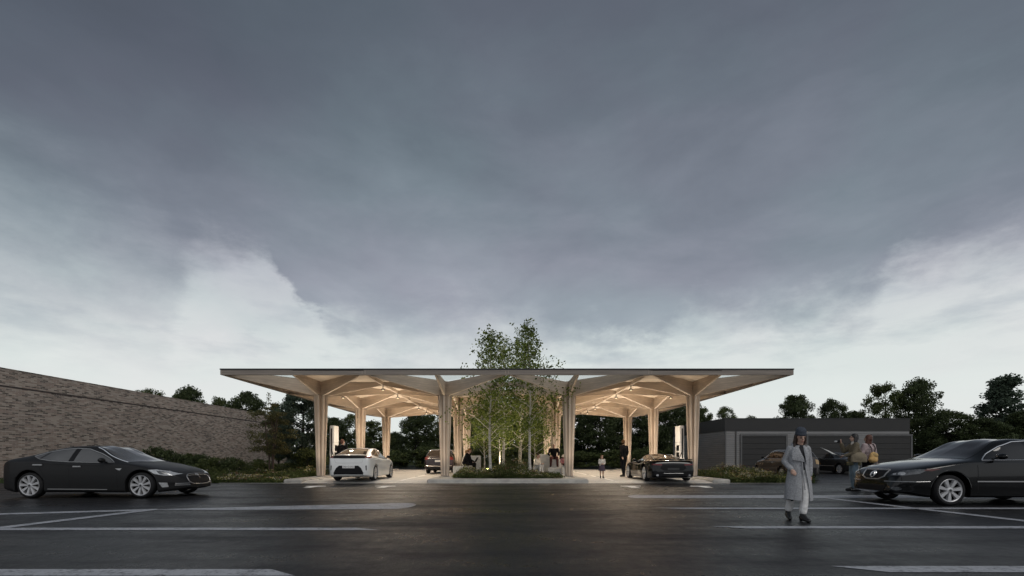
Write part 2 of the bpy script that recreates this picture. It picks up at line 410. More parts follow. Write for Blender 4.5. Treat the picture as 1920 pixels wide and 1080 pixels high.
class Car:
    def __init__(s, name, label, loc, rz, scale, S, paint, glass, cat='car', group=None):
        s.S = S; s.root = empty(name, label, cat, loc, rz, scale, group)
        mb = car_body(S); me = mb.mesh('body')
        s.bvh = BVHTree.FromPolygons([v.co.copy() for v in me.vertices], [tuple(p.vertices) for p in me.polygons])
        s.body = obj('body', me, paint, s.root, True, 42); s.glass = glass; s.paint = paint
        wb, rw = S['wb'], S['rw']; hw = max(p[1] for p in S['w'])
        c = MB().box((wb/2, 0, .34), (wb+.9, 2*(hw-.30), .30)); obj('chassis', c, M['black'], s.root)
        for x in (0, wb):
            for sd in (1, -1): s.wheel(x, sd, hw)
    def ray(s, u, v, ax):
        "hit point and normal; ax L/R: u=x v=z; F/B: u=y v=z; T: u=x v=y"
        o, d = {'L': ((u, 3, v), (0, -1, 0)), 'R': ((u, -3, v), (0, 1, 0)), 'F': ((9, u, v), (-1, 0, 0)),
                'B': ((-9, u, v), (1, 0, 0)), 'T': ((u, v, 4), (0, 0, -1))}[ax]
        h, n, i, dist = s.bvh.ray_cast(Vector(o), Vector(d))
        if h is None: return None, None
        if n.dot(Vector(d)) > 0: n = -n
        return h, n
    def patch(s, name, poly, ax, mat, off=.004, cuts=3, label=None, parent=None):
        bm = bmesh.new(); vs = [bm.verts.new((u, v, 0)) for u, v in poly]; bm.faces.new(vs)
        bmesh.ops.triangulate(bm, faces=bm.faces[:])
        for _ in range(cuts): bmesh.ops.subdivide_edges(bm, edges=bm.edges[:], cuts=1, use_grid_fill=True)
        bmesh.ops.triangulate(bm, faces=bm.faces[:])
        dead = []
        for v in bm.verts:
            h, n = s.ray(v.co.x, v.co.y, ax)
            if h is None: dead.append(v)
            else: v.co = h+n*off
        if dead: bmesh.ops.delete(bm, geom=dead, context='VERTS')
        me = bpy.data.meshes.new(name); bm.to_mesh(me); bm.free()
        o = obj(name, me, mat, parent or s.root, True, 60)
        if label: o['label'] = label
        return o
    def both(s, name, poly, mat, off=.004, cuts=3, label=None):
        return [s.patch(name, poly, a, mat, off, cuts, label) for a in ('L', 'R')]
    def line(s, name, pts, ax, mat, r=.012, off=.004, step=.08, closed=False, label=None):
        if closed: pts = pts+[pts[0]]
        out = []
        for a, b in zip(pts, pts[1:]):
            n = max(1, int(math.dist(a, b)/step))
            for k in range(n): out.append((a[0]+(b[0]-a[0])*k/n, a[1]+(b[1]-a[1])*k/n))
        out.append(pts[-1]); P = []
        for u, v in out:
            h, n = s.ray(u, v, ax)
            if h is not None: P.append(h+n*off)
        if len(P) < 2: return None
        o = obj(name, MB().tube(P, r, 6), mat, s.root, True)
        if label: o['label'] = label
        return o
    def windows(s, groups, screen=None, rear=None, trim=None, outline=None, mat=None):
        g = mat or s.glass
        for poly in groups: s.both('side_window', poly, g)
        if screen: s.patch('windscreen', screen, 'T', g, .005, 4)
        if rear: s.patch('rear_window', rear, 'T', g, .005, 4)
        if trim and outline:
            for a in 'LR': s.line('window_trim', outline, a, trim, .011, .004, .06, True)
    def handle(s, x, z, mat, L=.2):
        for a in 'LR':
            h, n = s.ray(x, z, a)
            if h is None: continue
            y = h.y+(.012 if a == 'L' else -.012)
            obj('door_handle', MB().bbox((x, y, z), (L, .035, .034), .008), mat, s.root)
    def mirror(s, x, z, mat, w=.2):
        for a in 'LR':
            h, n = s.ray(x, z-.05, a); sg = 1 if a == 'L' else -1
            if h is None: continue
            mb = MB().ell((x-.02, h.y+sg*(w*.62), z+.03), (.07, w*.5, .065), 12, 8); mb.tube([(x, h.y-sg*.03, z-.03), (x-.01, h.y+sg*.1, z)], .022, 6)
            obj('wing_mirror', mb, mat, s.root, True)
    def plate(s, ax, y, z, w, h, txt=None, mat=None):
        p, n = s.ray(y, z, ax); sg = 1 if ax == 'F' else -1
        if p is None: return
        o = obj('number_plate', MB().box((p.x+sg*.014, y, z), (.016, w, h)), mat or M['white_box'], s.root)
        if txt:
            me = text_mesh(txt, h*.82)
            t = obj('plate_lettering', me, M['plastic'], o)
            t.rotation_euler = (R(90), 0, R(90) if ax == 'F' else R(-90)); t.location = (p.x+sg*.024, y, z)
    def wheel(s, x, sd, hw):
        S = s.S; r = S['rw']; wd = .215; y = sd*(hw-.115-.012); ri = r*S.get('rim', .74)
        c = (x, y, r)
        ty = MB().lathe([(ri, -wd/2), (ri+.02, -wd/2-.004), (r-.035, -wd/2), (r-.006, -wd/2+.03), (r, -wd/4), (r, wd/4), (r-.006, wd/2-.03), (r-.035, wd/2), (ri+.02, wd/2+.004), (ri, wd/2)], 40, 'y', c, True)
        t = obj('wheel', ty, M['black'], s.root, True, 35)
        f = sd*(wd/2-.012)
        rm = MB().lathe([(ri-.028, f-sd*.05), (ri-.028, f), (ri-.012, f+sd*.008), (ri+.004, f), (ri+.004, f-sd*.05)], 40, 'y', c, True)
        n = S.get('spokes', 10); a0, a1 = S.get('spw', (.035, .062))
        for k in range(n):
            t0 = 2*math.pi*k/n+.3
            def P(rad, off, h): return (x+rad*math.cos(t0)-off*math.sin(t0), y+h, r+rad*math.sin(t0)+off*math.cos(t0))
            rr = ri-.018
            rm.loft([[P(.05, -a0, f-sd*.045), P(.05, a0, f-sd*.045), P(.05, a0*.7, f-sd*.006), P(.05, -a0*.7, f-sd*.006)],
                     [P(rr, -a1, f-sd*.04), P(rr, a1, f-sd*.04), P(rr, a1*.75, f+sd*.002), P(rr, -a1*.75, f+sd*.002)]])
        rm.lathe([(0.001, f+sd*.004), (.045, f+sd*.002), (.07, f-sd*.01), (.07, f-sd*.05), (0.001, f-sd*.05)], 20, 'y', c)
        obj('rim', rm, S.get('rim_mat', M['silver']), t, True, 30)
        obj('brake_disc', MB().lathe([(.001, f-sd*.07), (ri*.72, f-sd*.07), (ri*.72, f-sd*.085), (.001, f-sd*.085)], 24, 'y', c), M['dark'], t)
        obj('hub_cap', MB().lathe([(.001, f+sd*.009), (.028, f+sd*.007), (.028, f-sd*.01), (.001, f-sd*.01)], 14, 'y', c), M['dark'], t)

def paint(name, col, rough=.3, coat=.6, spec=.5, metal=0):
    return pbr(name, col, rough, metal, spec, .04, 3, coat=coat)
def glassy(name, col=(.015, .016, .017), spec=.6, rough=.04):
    return pbr(name, col, rough, 0, spec, .15, 2.2)
G_grey = glassy('tinted_glass_grey', (.10, .10, .10), .75)
G_dark = glassy('tinted_glass_dark', (.012, .012, .013), .55)
G_brown = glassy('tinted_glass_brown', (.035, .026, .022), .5)
LENS = pbr('lamp_lens', (.50, .51, .52), .12, .25, .8, .3, 30)
LENS_D = pbr('smoked_lens', (.10, .105, .11), .1, .2, .8, .4, 25)
RED = pbr('red_lens', (.16, .012, .012), .15, 0, .7, .2, 20)
AMBER = pbr('amber_lens', (.45, .30, .14), .15, 0, .7, .2, 20)
RED_D = pbr('dull_red_reflector', (.10, .03, .025), .3)

def oval(cx, cy, a, b, n=22, p=2.4):
    return [(cx+a*math.copysign(abs(math.cos(t))**(2/p), math.cos(t)), cy+b*math.copysign(abs(math.sin(t))**(2/p), math.sin(t))) for t in [2*math.pi*k/n for k in range(n)]]

# --- grey fastback saloon by the brick wall
SA = dict(wb=2.96, rw=.345, Ra=.405, roofw=.60, rim=.80, spokes=9, spw=(.020, .050), rim_mat=M['silver'], gc=.16,
    top=[(-.99, .66), (-.97, .86), (-.92, 1.00), (-.75, 1.07), (-.35, 1.17), (.05, 1.28), (.5, 1.375), (.95, 1.425), (1.3, 1.425), (1.6, 1.375), (2.0, 1.20), (2.45, 1.005), (2.6, .965), (3.0, .885), (3.4, .785), (3.68, .68), (3.84, .58), (3.92, .47), (3.95, .38)],
    belt=[(-.99, .60), (-.94, .88), (-.6, 1.0), (0, 1.0), (1.0, .955), (2.0, .935), (2.6, .90), (3.1, .80), (3.5, .69), (3.8, .55), (3.95, .34)],
    w=[(-.99, .58), (-.95, .68), (-.82, .82), (-.5, .94), (0, .975), (1.5, .955), (2.6, .965), (3.1, .95), (3.4, .89), (3.65, .78), (3.82, .63), (3.92, .48), (3.95, .42)])
P_grey = paint('satin_charcoal_paint', (.0125, .0125, .013), .5, .06, .25)
def car_a():
    c = Car('fastback_saloon', 'dark grey fastback saloon with chrome-edged windows parked beside the brick wall', (-12.72, 13.16, 0), 0, 1, SA, P_grey, G_grey)
    dlo = [(-.03, 1.12), (.22, 1.22), (.62, 1.305), (1.0, 1.335), (1.35, 1.315), (1.7, 1.20), (2.0, 1.055), (2.2, .955), (1.6, .955), (1.0, .97), (.5, 1.0), (.2, 1.045)]
    q1 = [(.0, 1.12), (.20, 1.20), (.30, 1.225), (.18, 1.06)]
    q2 = [(.23, 1.05), (.36, 1.235), (.62, 1.295), (.98, 1.322), (.98, .985), (.5, 1.012)]
    q3 = [(1.12, 1.322), (1.35, 1.30), (1.68, 1.19), (1.98, 1.05), (2.14, .97), (1.6, .97), (1.12, .98)]
    c.windows([q1, q2, q3], [(1.47, -.48), (1.40, 0), (1.47, .48), (2.48, .74), (2.58, 0), (2.48, -.74)], [(.45, -.46), (.5, 0), (.45, .46), (-.72, .56), (-.78, 0), (-.72, -.56)], M['chrome_dull'], dlo)
    c.both('pillar_trim', [(.985, 1.32), (1.115, 1.32), (1.115, .98), (.985, .98)], M['plastic'])
    c.line('windscreen_trim', [(1.5, -.54), (2.0, -.66), (2.5, -.77)], 'T', M['chrome'], .016, .008)
    c.line('windscreen_trim', [(1.5, .54), (2.0, .66), (2.5, .77)], 'T', M['plastic'], .016, .008)
    c.both('headlight', [(3.14, .755), (3.30, .765), (3.52, .72), (3.74, .635), (3.70, .605), (3.50, .605), (3.30, .65)], LENS, .005)
    c.both('headlight_insert', [(3.32, .735), (3.5, .70), (3.58, .635), (3.42, .635)], LENS_D, .009, 2)
    c.both('fog_lamp', [(3.40, .42), (3.58, .41), (3.60, .30), (3.47, .285)], LENS, .005, 2)
    for z in (.34, .385): 
        for sg in (1, -1): c.line('bumper_trim', [(sg*.72, z), (sg*.44, z-.005)], 'F', M['chrome_dull'], .009)
    c.patch('grille', oval(0, .49, .44, .135, 26, 3), 'F', M['plastic'], .006, 3)
    c.line('grille_surround', oval(0, .49, .45, .142, 26, 3), 'F', M['chrome_dull'], .012, .008, .05, True)
    c.line('grille_bar', [(-.40, .575), (-.2, .59), (0, .592), (.2, .59), (.40, .575)], 'F', M['chrome_dull'], .009, .012)
    c.patch('badge', [(-.075, .615), (.075, .615), (.06, .585), (.022, .585), (0, .49), (-.022, .585), (-.06, .585)], 'F', M['chrome'], .018, 2)
    c.patch('lower_intake', [(-.62, .27), (.62, .27), (.55, .215), (-.55, .215)], 'F', M['plastic'], .006, 3)
    for x in (.24, 1.27): c.handle(x, .895-.045*(x > 1), M['chrome_dull'], .25 if x < 1 else .21)
    c.both('side_trim', [(.5, .262), (2.08, .246), (2.08, .226), (.5, .240)], M['chrome_dull'], .012, 3)
    c.both('sill', [(.42, .215), (2.5, .205), (2.5, .17), (.42, .17)], M['plastic'], .006, 3)
    c.both('wing_vent', [(2.29, .795), (2.47, .80), (2.42, .745), (2.37, .755)], M['chrome_dull'], .005, 2)
    c.both('tail_light', [(-.95, .90), (-.84, .96), (-.78, .89), (-.94, .83)], RED, .005, 2)
    c.both('rear_diffuser', [(-.95, .30), (-.5, .26), (-.42, .18), (-.92, .20)], M['plastic'], .006, 2)
    c.mirror(2.02, .985, P_grey)
    for x in (1.05, 2.33): c.both('door_gap', [(x, .94), (x+.008, .94), (x+.03, .28), (x+.022, .28)], M['plastic'], .0025, 3)
    for x in (.05,): c.both('door_gap', [(x+.12, .99), (x+.128, .99), (x+.43, .5), (x+.42, .5)], M['plastic'], .0025, 3)
    return c
# --- black saloon on the right
SB = dict(wb=2.80, rw=.33, Ra=.40, roofw=.62, rim=.76, spokes=7, spw=(.028, .050), gc=.18,
    top=[(-1.1, .60), (-1.08, .90), (-1.0, 1.04), (-.75, 1.08), (-.4, 1.10), (0, 1.22), (.35, 1.36), (.8, 1.445), (1.2, 1.455), (1.5, 1.42), (1.9, 1.24), (2.3, 1.05), (2.45, 1.01), (2.9, .95), (3.3, .87), (3.55, .79), (3.68, .70), (3.74, .58), (3.78, .40)],
    belt=[(-1.1, .55), (-1.0, .93), (0, .975), (1.5, .96), (2.3, .94), (2.9, .86), (3.4, .76), (3.65, .66), (3.78, .36)],
    w=[(-1.1, .66), (-1.0, .80), (-.6, .905), (0, .92), (2.6, .92), (3.1, .905), (3.4, .84), (3.6, .74), (3.72, .62), (3.78, .54)])
P_black = paint('black_gloss_paint', (.003, .0033, .0036), .13, .4, .25)
def saloon(name, label, loc, rz, sc, pt, full):
    c = Car(name, label, loc, rz, sc, SB, pt, G_dark)
    dlo = [(2.12, .965), (1.92, 1.10), (1.62, 1.26), (1.3, 1.365), (.9, 1.39), (.5, 1.335), (.15, 1.205), (-.12, 1.03), (.1, .99), (1.2, .975)]
    c.windows([[(2.06, .98), (1.9, 1.09), (1.62, 1.24), (1.3, 1.345), (1.12, 1.37), (1.05, .995)], [(.97, 1.372), (.55, 1.325), (.3, 1.25), (.25, 1.0), (.92, .995)], [(.23, 1.22), (-.02, 1.07), (.0, 1.01), (.2, 1.005)]],
        [(1.42, -.49), (1.36, 0), (1.42, .49), (2.34, .72), (2.44, 0), (2.34, -.72)], [(.38, -.48), (.42, 0), (.38, .48), (-.3, .58), (-.36, 0), (-.3, -.58)], M['chrome'], dlo)
    c.patch('grille', [(-.33, .735), (.33, .735), (.30, .60), (.18, .545), (-.18, .545), (-.30, .60)], 'F', M['plastic'], .006)
    c.line('grille_surround', [(-.34, .74), (.34, .74), (.31, .60), (.18, .54), (-.18, .54), (-.31, .60)], 'F', M['chrome_dull'], .014, .008, .05, True)
    c.line('grille_bar', [(-.33, .745), (0, .752), (.33, .745)], 'F', M['chrome_dull'], .022, .010)
    if full:
        c.line('badge', oval(0, .645, .068, .068, 18, 2), 'F', M['chrome'], .010, .022, .02, True)
        c.line('badge', [(-.05, .60), (-.012, .70), (.0, .66), (.012, .70), (.05, .60)], 'F', M['chrome'], .008, .022, .02)
        c.line('badge', [(-.022, .645), (.022, .645)], 'F', M['chrome'], .006, .022, .02)
    for sg in (1, -1):
        c.patch('headlight', [(sg*.44, .625), (sg*.46, .66), (sg*.62, .735), (sg*.80, .775), (sg*.865, .765), (sg*.83, .68), (sg*.70, .63)], 'F', LENS_D, .006, 3)
        c.patch('headlight_bulb', oval(sg*.66, .675, .06, .032, 12, 2), 'F', LENS, .010, 2)
        c.patch('headlight_bulb', oval(sg*.535, .66, .045, .02, 12, 2), 'F', LENS, .010, 2)
    c.both('turn_signal', [(3.18, .735), (2.98, .79), (3.24, .785), (3.32, .745)], RED_D, .008, 2)
    c.line('bumper_trim', [(-.82, .505), (-.6, .505), (-.36, .50)], 'F', M['chrome_dull'], .010)
    c.line('bumper_trim', [(.82, .505), (.6, .505), (.36, .50)], 'F', M['chrome_dull'], .010)
    for a in 'LR': c.line('bumper_trim', [(3.22, .515), (3.45, .505)], a, M['chrome_dull'], .010)
    c.patch('lower_intake', [(-.44, .42), (.44, .42), (.36, .28), (-.36, .28)], 'F', M['plastic'], .006)
    for sg in (1, -1):
        c.patch('fog_lamp', oval(sg*.62, .35, .07, .04, 12, 2), 'F', LENS_D, .006, 2)
    c.both('side_trim', [(.45, .535), (2.28, .535), (2.28, .51), (.45, .51)], M['chrome_dull'], .010, 3)
    c.handle(1.18, .85, pt, .2); c.handle(.25, .86, pt, .2)
    c.mirror(1.88, 1.02, pt, .24)
    for x in (2.25, 1.05): c.both('door_gap', [(x, .95), (x+.008, .95), (x+.008, .28), (x, .28)], M['black'], .0025, 3)
    for a in 'LR': c.line('bonnet_gap', [(2.36, .93), (2.9, .85), (3.3, .775)], a, M['black'], .004, .001)
    for sg in (1, -1): c.patch('tail_light', [(sg*.50, .93), (sg*.84, .92), (sg*.82, .74), (sg*.52, .78)], 'B', RED, .006, 3)
    c.plate('B', 0, .62, .5, .12, None, M['grey_box'])
    if full:
        c.line('tyre_lip', [(2.80+.41*math.cos(t), .33+.41*math.sin(t)) for t in np.linspace(.1, math.pi-.1, 18)], 'R', pt, .012, .0)
        c.line('tyre_lip', [(2.80+.41*math.cos(t), .33+.41*math.sin(t)) for t in np.linspace(.1, math.pi-.1, 18)], 'L', pt, .012, .0)
    return c
# --- white hatchback on charge
SC = dict(wb=2.69, rw=.335, Ra=.395, roofw=.60, rim=.78, spokes=12, spw=(.02, .042), gc=.17,
    top=[(-.90, .50), (-.88, .72), (-.86, .98), (-.80, 1.075), (-.70, 1.10), (-.35, 1.21), (.0, 1.32), (.4, 1.40), (.85, 1.435), (1.25, 1.42), (1.6, 1.34), (2.05, 1.15), (2.4, 1.03), (2.6, .985), (3.0, .91), (3.3, .80), (3.5, .66), (3.58, .42)],
    belt=[(-.90, .46), (-.87, .86), (-.75, 1.0), (-.3, 1.03), (.4, .985), (1.5, .93), (2.3, .91), (2.9, .83), (3.3, .72), (3.58, .38)],
    w=[(-.90, .70), (-.86, .78), (-.75, .85), (-.5, .885), (0, .90), (1.5, .885), (2.6, .895), (3.0, .87), (3.3, .76), (3.5, .60), (3.58, .48)])
P_white = paint('white_car_paint', (.74, .74, .72), .3, .5)
def car_c():
    c = Car('hatchback', 'white hatchback with dark rear diffuser seen from behind at the left charger', (-6.58, 19.95, .082), R(90), 1, SC, P_white, G_brown)
    c.windows([[(-.22, 1.09), (.1, 1.235), (.5, 1.335), (.78, 1.365), (.72, 1.03), (.2, 1.055)], [(.86, 1.368), (1.2, 1.345), (1.55, 1.255), (1.95, 1.08), (2.12, .985), (1.5, .985), (.8, 1.02)]],
        [(1.42, -.5), (1.36, 0), (1.42, .5), (2.36, .72), (2.46, 0), (2.36, -.72)], [(.36, -.46), (.42, 0), (.36, .46), (-.52, .62), (-.58, 0), (-.52, -.62)])
    c.both('window_base_trim', [(-.1, 1.045), (.75, 1.005), (2.1, .955), (2.1, .925), (.75, .975)], M['plastic'], .006, 3)
    c.patch('spoiler', [(-.68, 1.085), (.68, 1.085), (.65, .965), (-.65, .965)], 'B', M['plastic'], .012, 3)
    for sg in (1, -1):
        c.patch('tail_light', [(sg*.655, 1.06), (sg*.80, 1.01), (sg*.84, .965), (sg*.655, .99)], 'B', RED, .010, 3)
        c.patch('reflector', [(sg*.70, .66), (sg*.745, .67), (sg*.745, .46), (sg*.715, .47)], 'B', M['plastic'], .008, 2)
    c.both('tail_light', [(-.84, 1.0), (-.45, 1.06), (-.5, 1.0), (-.84, .955)], RED, .008, 2)
    c.patch('rear_diffuser', [(-.40, .66), (.40, .66), (.52, .56), (.62, .36), (.60, .24), (-.60, .24), (-.62, .36), (-.52, .56)], 'B', M['plastic'], .008, 3)
    c.line('boot_gap', [(-.60, .96), (-.56, .80), (-.48, .77), (.48, .77), (.56, .80), (.60, .96)], 'B', M['grey_box'], .005, .0)
    c.plate('B', 0, .615, .50, .115, 'DD 12 312')
    c.handle(1.0, .86, P_white); c.handle(0.02, .90, P_white); c.mirror(1.95, 1.0, M['plastic'], .18)
    c.both('headlight', [(2.75, .84), (3.05, .80), (3.3, .66), (3.1, .68)], LENS, .006, 2)
    for x in (2.18, .82): c.both('door_gap', [(x, .93), (x+.008, .93), (x+.008, .28), (x, .28)], M['grey_box'], .0025, 3)
    return c
# --- maroon estate
SD = dict(wb=2.70, rw=.34, Ra=.40, roofw=.66, rim=.74, spokes=10, gc=.20,
    top=[(-.90, .55), (-.88, .80), (-.84, 1.02), (-.70, 1.22), (-.48, 1.42), (-.3, 1.48), (.2, 1.515), (.9, 1.52), (1.4, 1.47), (1.8, 1.32), (2.25, 1.08), (2.5, 1.02), (3.0, .93), (3.35, .78), (3.5, .45)],
    belt=[(-.90, .5), (-.86, .90), (-.7, 1.0), (0, 1.0), (2.2, .95), (2.9, .86), (3.3, .70), (3.5, .40)],
    w=[(-.90, .72), (-.86, .82), (-.7, .89), (0, .905), (2.5, .905), (3.0, .86), (3.3, .74), (3.5, .5)])
P_maroon = paint('aubergine_paint', (.026, .017, .019), .26, .35)
def car_d():
    c = Car('estate_car', 'dark maroon estate car seen from behind between two timber columns', (-4.12, 28.6, .082), R(90), 1, SD, P_maroon, G_brown)
    c.windows([[(-.35, 1.06), (-.25, 1.36), (.6, 1.43), (.9, 1.42), (.85, 1.04)], [(.95, 1.04), (1.0, 1.42), (1.4, 1.36), (1.75, 1.2), (2.05, 1.02)]],
        [(1.5, -.52), (1.45, 0), (1.5, .52), (2.2, .7), (2.3, 0), (2.2, -.7)])
    c.patch('rear_window', [(-.55, 1.43), (.55, 1.43), (.68, 1.12), (-.68, 1.12)], 'B', G_brown, .008)
    for a in 'LR': c.line('roof_rail', [(-.3, 1.405), (.5, 1.45), (1.3, 1.41)], a, M['chrome'], .018, .02)
    c.plate('B', -.02, .78, .50, .12)
    for sg in (1, -1): c.patch('tail_light', [(sg*.62, 1.05), (sg*.86, 1.0), (sg*.84, .86), (sg*.6, .88)], 'B', RED, .008)
    c.line('bumper_trim', [(-.78, .50), (-.4, .47), (0, .46), (.4, .47), (.78, .50)], 'B', M['chrome'], .02, .008)
    c.patch('rear_diffuser', [(-.7, .40), (.7, .40), (.66, .24), (-.66, .24)], 'B', M['plastic'], .008)
    c.line('boot_trim', [(-.40, .93), (.40, .93)], 'B', M['chrome'], .01, .006)
    c.mirror(1.85, 1.05, M['chrome'], .2); c.handle(.2, .9, M['chrome']); c.handle(1.15, .9, M['chrome'])
    return c
# --- sports coupe
SE = dict(wb=2.62, rw=.335, Ra=.40, roofw=.56, rim=.80, spokes=5, spw=(.03, .055), rim_mat=pbr('bright_alloy', (.78, .78, .78), .3, .4, .5, .03), gc=.13, crease=.02,
    top=[(-.86, .46), (-.84, .66), (-.80, .81), (-.70, .875), (-.45, .91), (.0, 1.0), (.4, 1.10), (.8, 1.165), (1.1, 1.175), (1.4, 1.13), (1.8, .98), (2.25, .83), (2.6, .78), (3.0, .70), (3.3, .58), (3.5, .40)],
    belt=[(-.86, .42), (-.80, .74), (-.5, .86), (0, .86), (.8, .79), (1.6, .76), (2.4, .77), (2.9, .68), (3.3, .52), (3.5, .36)],
    w=[(-.86, .74), (-.78, .86), (-.5, .95), (0, .985), (.6, .95), (1.3, .90), (2.2, .94), (2.7, .95), (3.1, .86), (3.4, .62), (3.5, .5)])
P_sport = paint('black_sports_paint', (.005, .005, .005), .12, .35, .3)
def car_e():
    c = Car('sports_coupe', 'low black sports coupe with bright rims seen from behind at the right charger', (6.86, 19.75, .082), R(90), 1, SE, P_sport, G_brown)
    c.windows([[(.1, .93), (.45, 1.03), (.85, 1.09), (1.2, 1.075), (1.6, .95), (1.9, .83), (1.0, .835), (.4, .88)]],
        [(1.22, -.46), (1.18, 0), (1.22, .46), (2.15, .70), (2.25, 0), (2.15, -.70)], [(.62, -.42), (.66, 0), (.62, .42), (-.28, .58), (-.34, 0), (-.28, -.58)])
    for sg in (1, -1):
        c.line('roof_strake', [(.75, sg*.47), (.2, sg*.53), (-.38, sg*.62)], 'T', M['chrome_dull'], .012, .008)
        c.patch('tail_light', [(sg*.46, .72), (sg*.84, .74), (sg*.86, .69), (sg*.46, .67)], 'B', RED, .008)
        c.patch('rear_vent', [(sg*.55, .40), (sg*.80, .46), (sg*.78, .26), (sg*.62, .22)], 'B', M['plastic'], .008)
        c.patch('exhaust_pipe', oval(sg*.66, .27, .055, .04, 12, 2), 'B', M['chrome'], .012, 2)
    c.patch('rear_panel', [(-.44, .70), (.44, .70), (.54, .56), (.40, .46), (-.40, .46), (-.54, .56)], 'B', M['plastic'], .007)
    c.patch('rear_diffuser', [(-.56, .42), (.56, .42), (.60, .20), (-.60, .20)], 'B', M['plastic'], .010)
    c.line('bumper_trim', [(-.40, .345), (.40, .345)], 'B', M['chrome_dull'], .008, .016)
    c.patch('number_plate', [(-.24, .57), (.24, .57), (.24, .49), (-.24, .49)], 'B', M['dark'], .014, 2)
    obj('spoiler', MB().loft([[(-.78, -.80, .885), (-.62, -.80, .895), (-.62, -.80, .925), (-.80, -.80, .925)], [(-.82, 0, .905), (-.62, 0, .915), (-.62, 0, .945), (-.84, 0, .945)], [(-.78, .80, .885), (-.62, .80, .895), (-.62, .80, .925), (-.80, .80, .925)]]), P_sport, c.root)
    c.both('side_intake', [(.52, .70), (.72, .74), (.66, .36), (.50, .32)], M['plastic'], .006)
    c.both('sill', [(.45, .22), (2.2, .20), (2.2, .15), (.45, .15)], M['chrome_dull'], .006)
    c.mirror(1.72, .86, P_sport, .18)
    c.both('headlight', [(2.9, .66), (3.2, .58), (3.35, .46), (3.1, .5)], LENS, .006, 2)
    return c
# --- small brown hatchback
SF = dict(wb=2.30, rw=.30, Ra=.36, roofw=.60, rim=.72, spokes=8, rim_mat=M['silver_dim'], gc=.19,
    top=[(-.62, .50), (-.60, .85), (-.56, 1.05), (-.44, 1.28), (-.22, 1.42), (.2, 1.48), (.7, 1.495), (1.1, 1.46), (1.45, 1.33), (1.85, 1.10), (2.1, 1.0), (2.4, .93), (2.65, .80), (2.8, .62), (2.86, .42)],
    belt=[(-.62, .46), (-.59, .86), (-.4, .98), (.5, .97), (1.6, .95), (2.1, .90), (2.5, .78), (2.86, .38)],
    w=[(-.62, .62), (-.57, .72), (-.4, .80), (0, .825), (1.6, .825), (2.2, .82), (2.55, .74), (2.8, .56), (2.86, .46)])
P_brown = paint('bronze_brown_paint', (.048, .040, .037), .25, .4, metal=.3)
def car_f():
    c = Car('small_hatchback', 'small bronze brown hatchback parked behind the woman in the grey coat', (14.62, 23.1, 0), R(90), 1, SF, P_brown, G_brown)
    c.windows([[(-.25, 1.04), (-.22, 1.2), (-.02, 1.31), (.42, 1.37), (.38, 1.03)], [(.50, 1.03), (.54, 1.38), (.9, 1.385), (1.2, 1.30), (1.55, 1.12), (1.72, 1.02)]],
        [(1.2, -.5), (1.15, 0), (1.2, .5), (1.85, .66), (1.95, 0), (1.85, -.66)], None, M['chrome'],
        [(-.3, 1.01), (-.26, 1.2), (-.04, 1.33), (.45, 1.395), (.9, 1.40), (1.22, 1.32), (1.6, 1.12), (1.82, 1.0)])
    c.patch('rear_window', [(-.46, 1.38), (.46, 1.38), (.58, 1.10), (-.58, 1.10)], 'B', G_dark, .008)
    for sg in (1, -1): c.patch('tail_light', [(sg*.52, .98), (sg*.70, .94), (sg*.68, .74), (sg*.54, .76)], 'B', AMBER, .010)
    c.patch('rear_diffuser', [(-.68, .58), (.68, .58), (.64, .22), (-.64, .22)], 'B', M['plastic'], .008)
    c.plate('B', 0, .70, .48, .11)
    c.both('sill', [(.4, .28), (1.9, .27), (1.9, .2), (.4, .2)], M['plastic'], .006); c.both('side_trim', [(.4, .34), (1.9, .33), (1.9, .31), (.4, .32)], M['chrome_dull'], .008)
    c.handle(.75, .83, M['chrome'], .18); c.mirror(1.6, 1.05, M['plastic'], .17)
    c.both('headlight', oval(2.45, .76, .10, .08, 14, 2), LENS, .006, 2)
    for x in (.45, 1.72): c.both('door_gap', [(x, .95), (x+.008, .95), (x+.008, .3), (x, .3)], M['black'], .0025, 3)
    return c
car_a()
saloon('saloon_car', 'large black saloon with chrome grille and badge cut off by the right picture edge', (9.98+2.8*1.06, 11.16, 0), R(180-1.5), 1.06, P_black, True)
car_c(); car_d(); car_e(); car_f()
P_dk = paint('dark_metallic_paint', (.010, .0095, .0095), .2, .4)
saloon('saloon_car', 'dark saloon parked in front of the garage doors beside the photographing woman', (22.45, 29.75, 0), R(90), 1, P_dk, False)
# ------------------------------------------------------------------ ground, road, paving
def sheet(x0, x1, y0, y1, z, nx=1, ny=1):
    xs = np.linspace(x0, x1, nx+1); ys = np.linspace(y0, y1, ny+1)
    vs = [(x, y, z) for y in ys for x in xs]
    return MB().add(vs, [(j*(nx+1)+i, j*(nx+1)+i+1, (j+1)*(nx+1)+i+1, (j+1)*(nx+1)+i) for j in range(ny) for i in range(nx)])
struct('ground', sheet(-900, 900, -300, 1500, -.03), M['grass'])
struct('road', sheet(-120, 120, -60, 19.30, 0), M['asphalt'])
struct('driveway', sheet(13.2, 60, 19.30, 35.0, -.004), M['asphalt'])
struct('rear_road', sheet(-24, 13.2, 37.6, 46.5, 0), M['asphalt'])
ZF = .08
fc = MB().add([(-8.7, 19.32, .004), (8.7, 19.32, .004), (8.7, 19.9, ZF), (-8.7, 19.9, ZF), (8.7, 37.6, ZF), (-8.7, 37.6, ZF), (8.7, 37.6, -.02), (-8.7, 37.6, -.02)],
              [(0, 1, 2, 3), (3, 2, 4, 5), (5, 4, 6, 7)])
struct('forecourt_paving', fc, M['paver'])
gz = .004
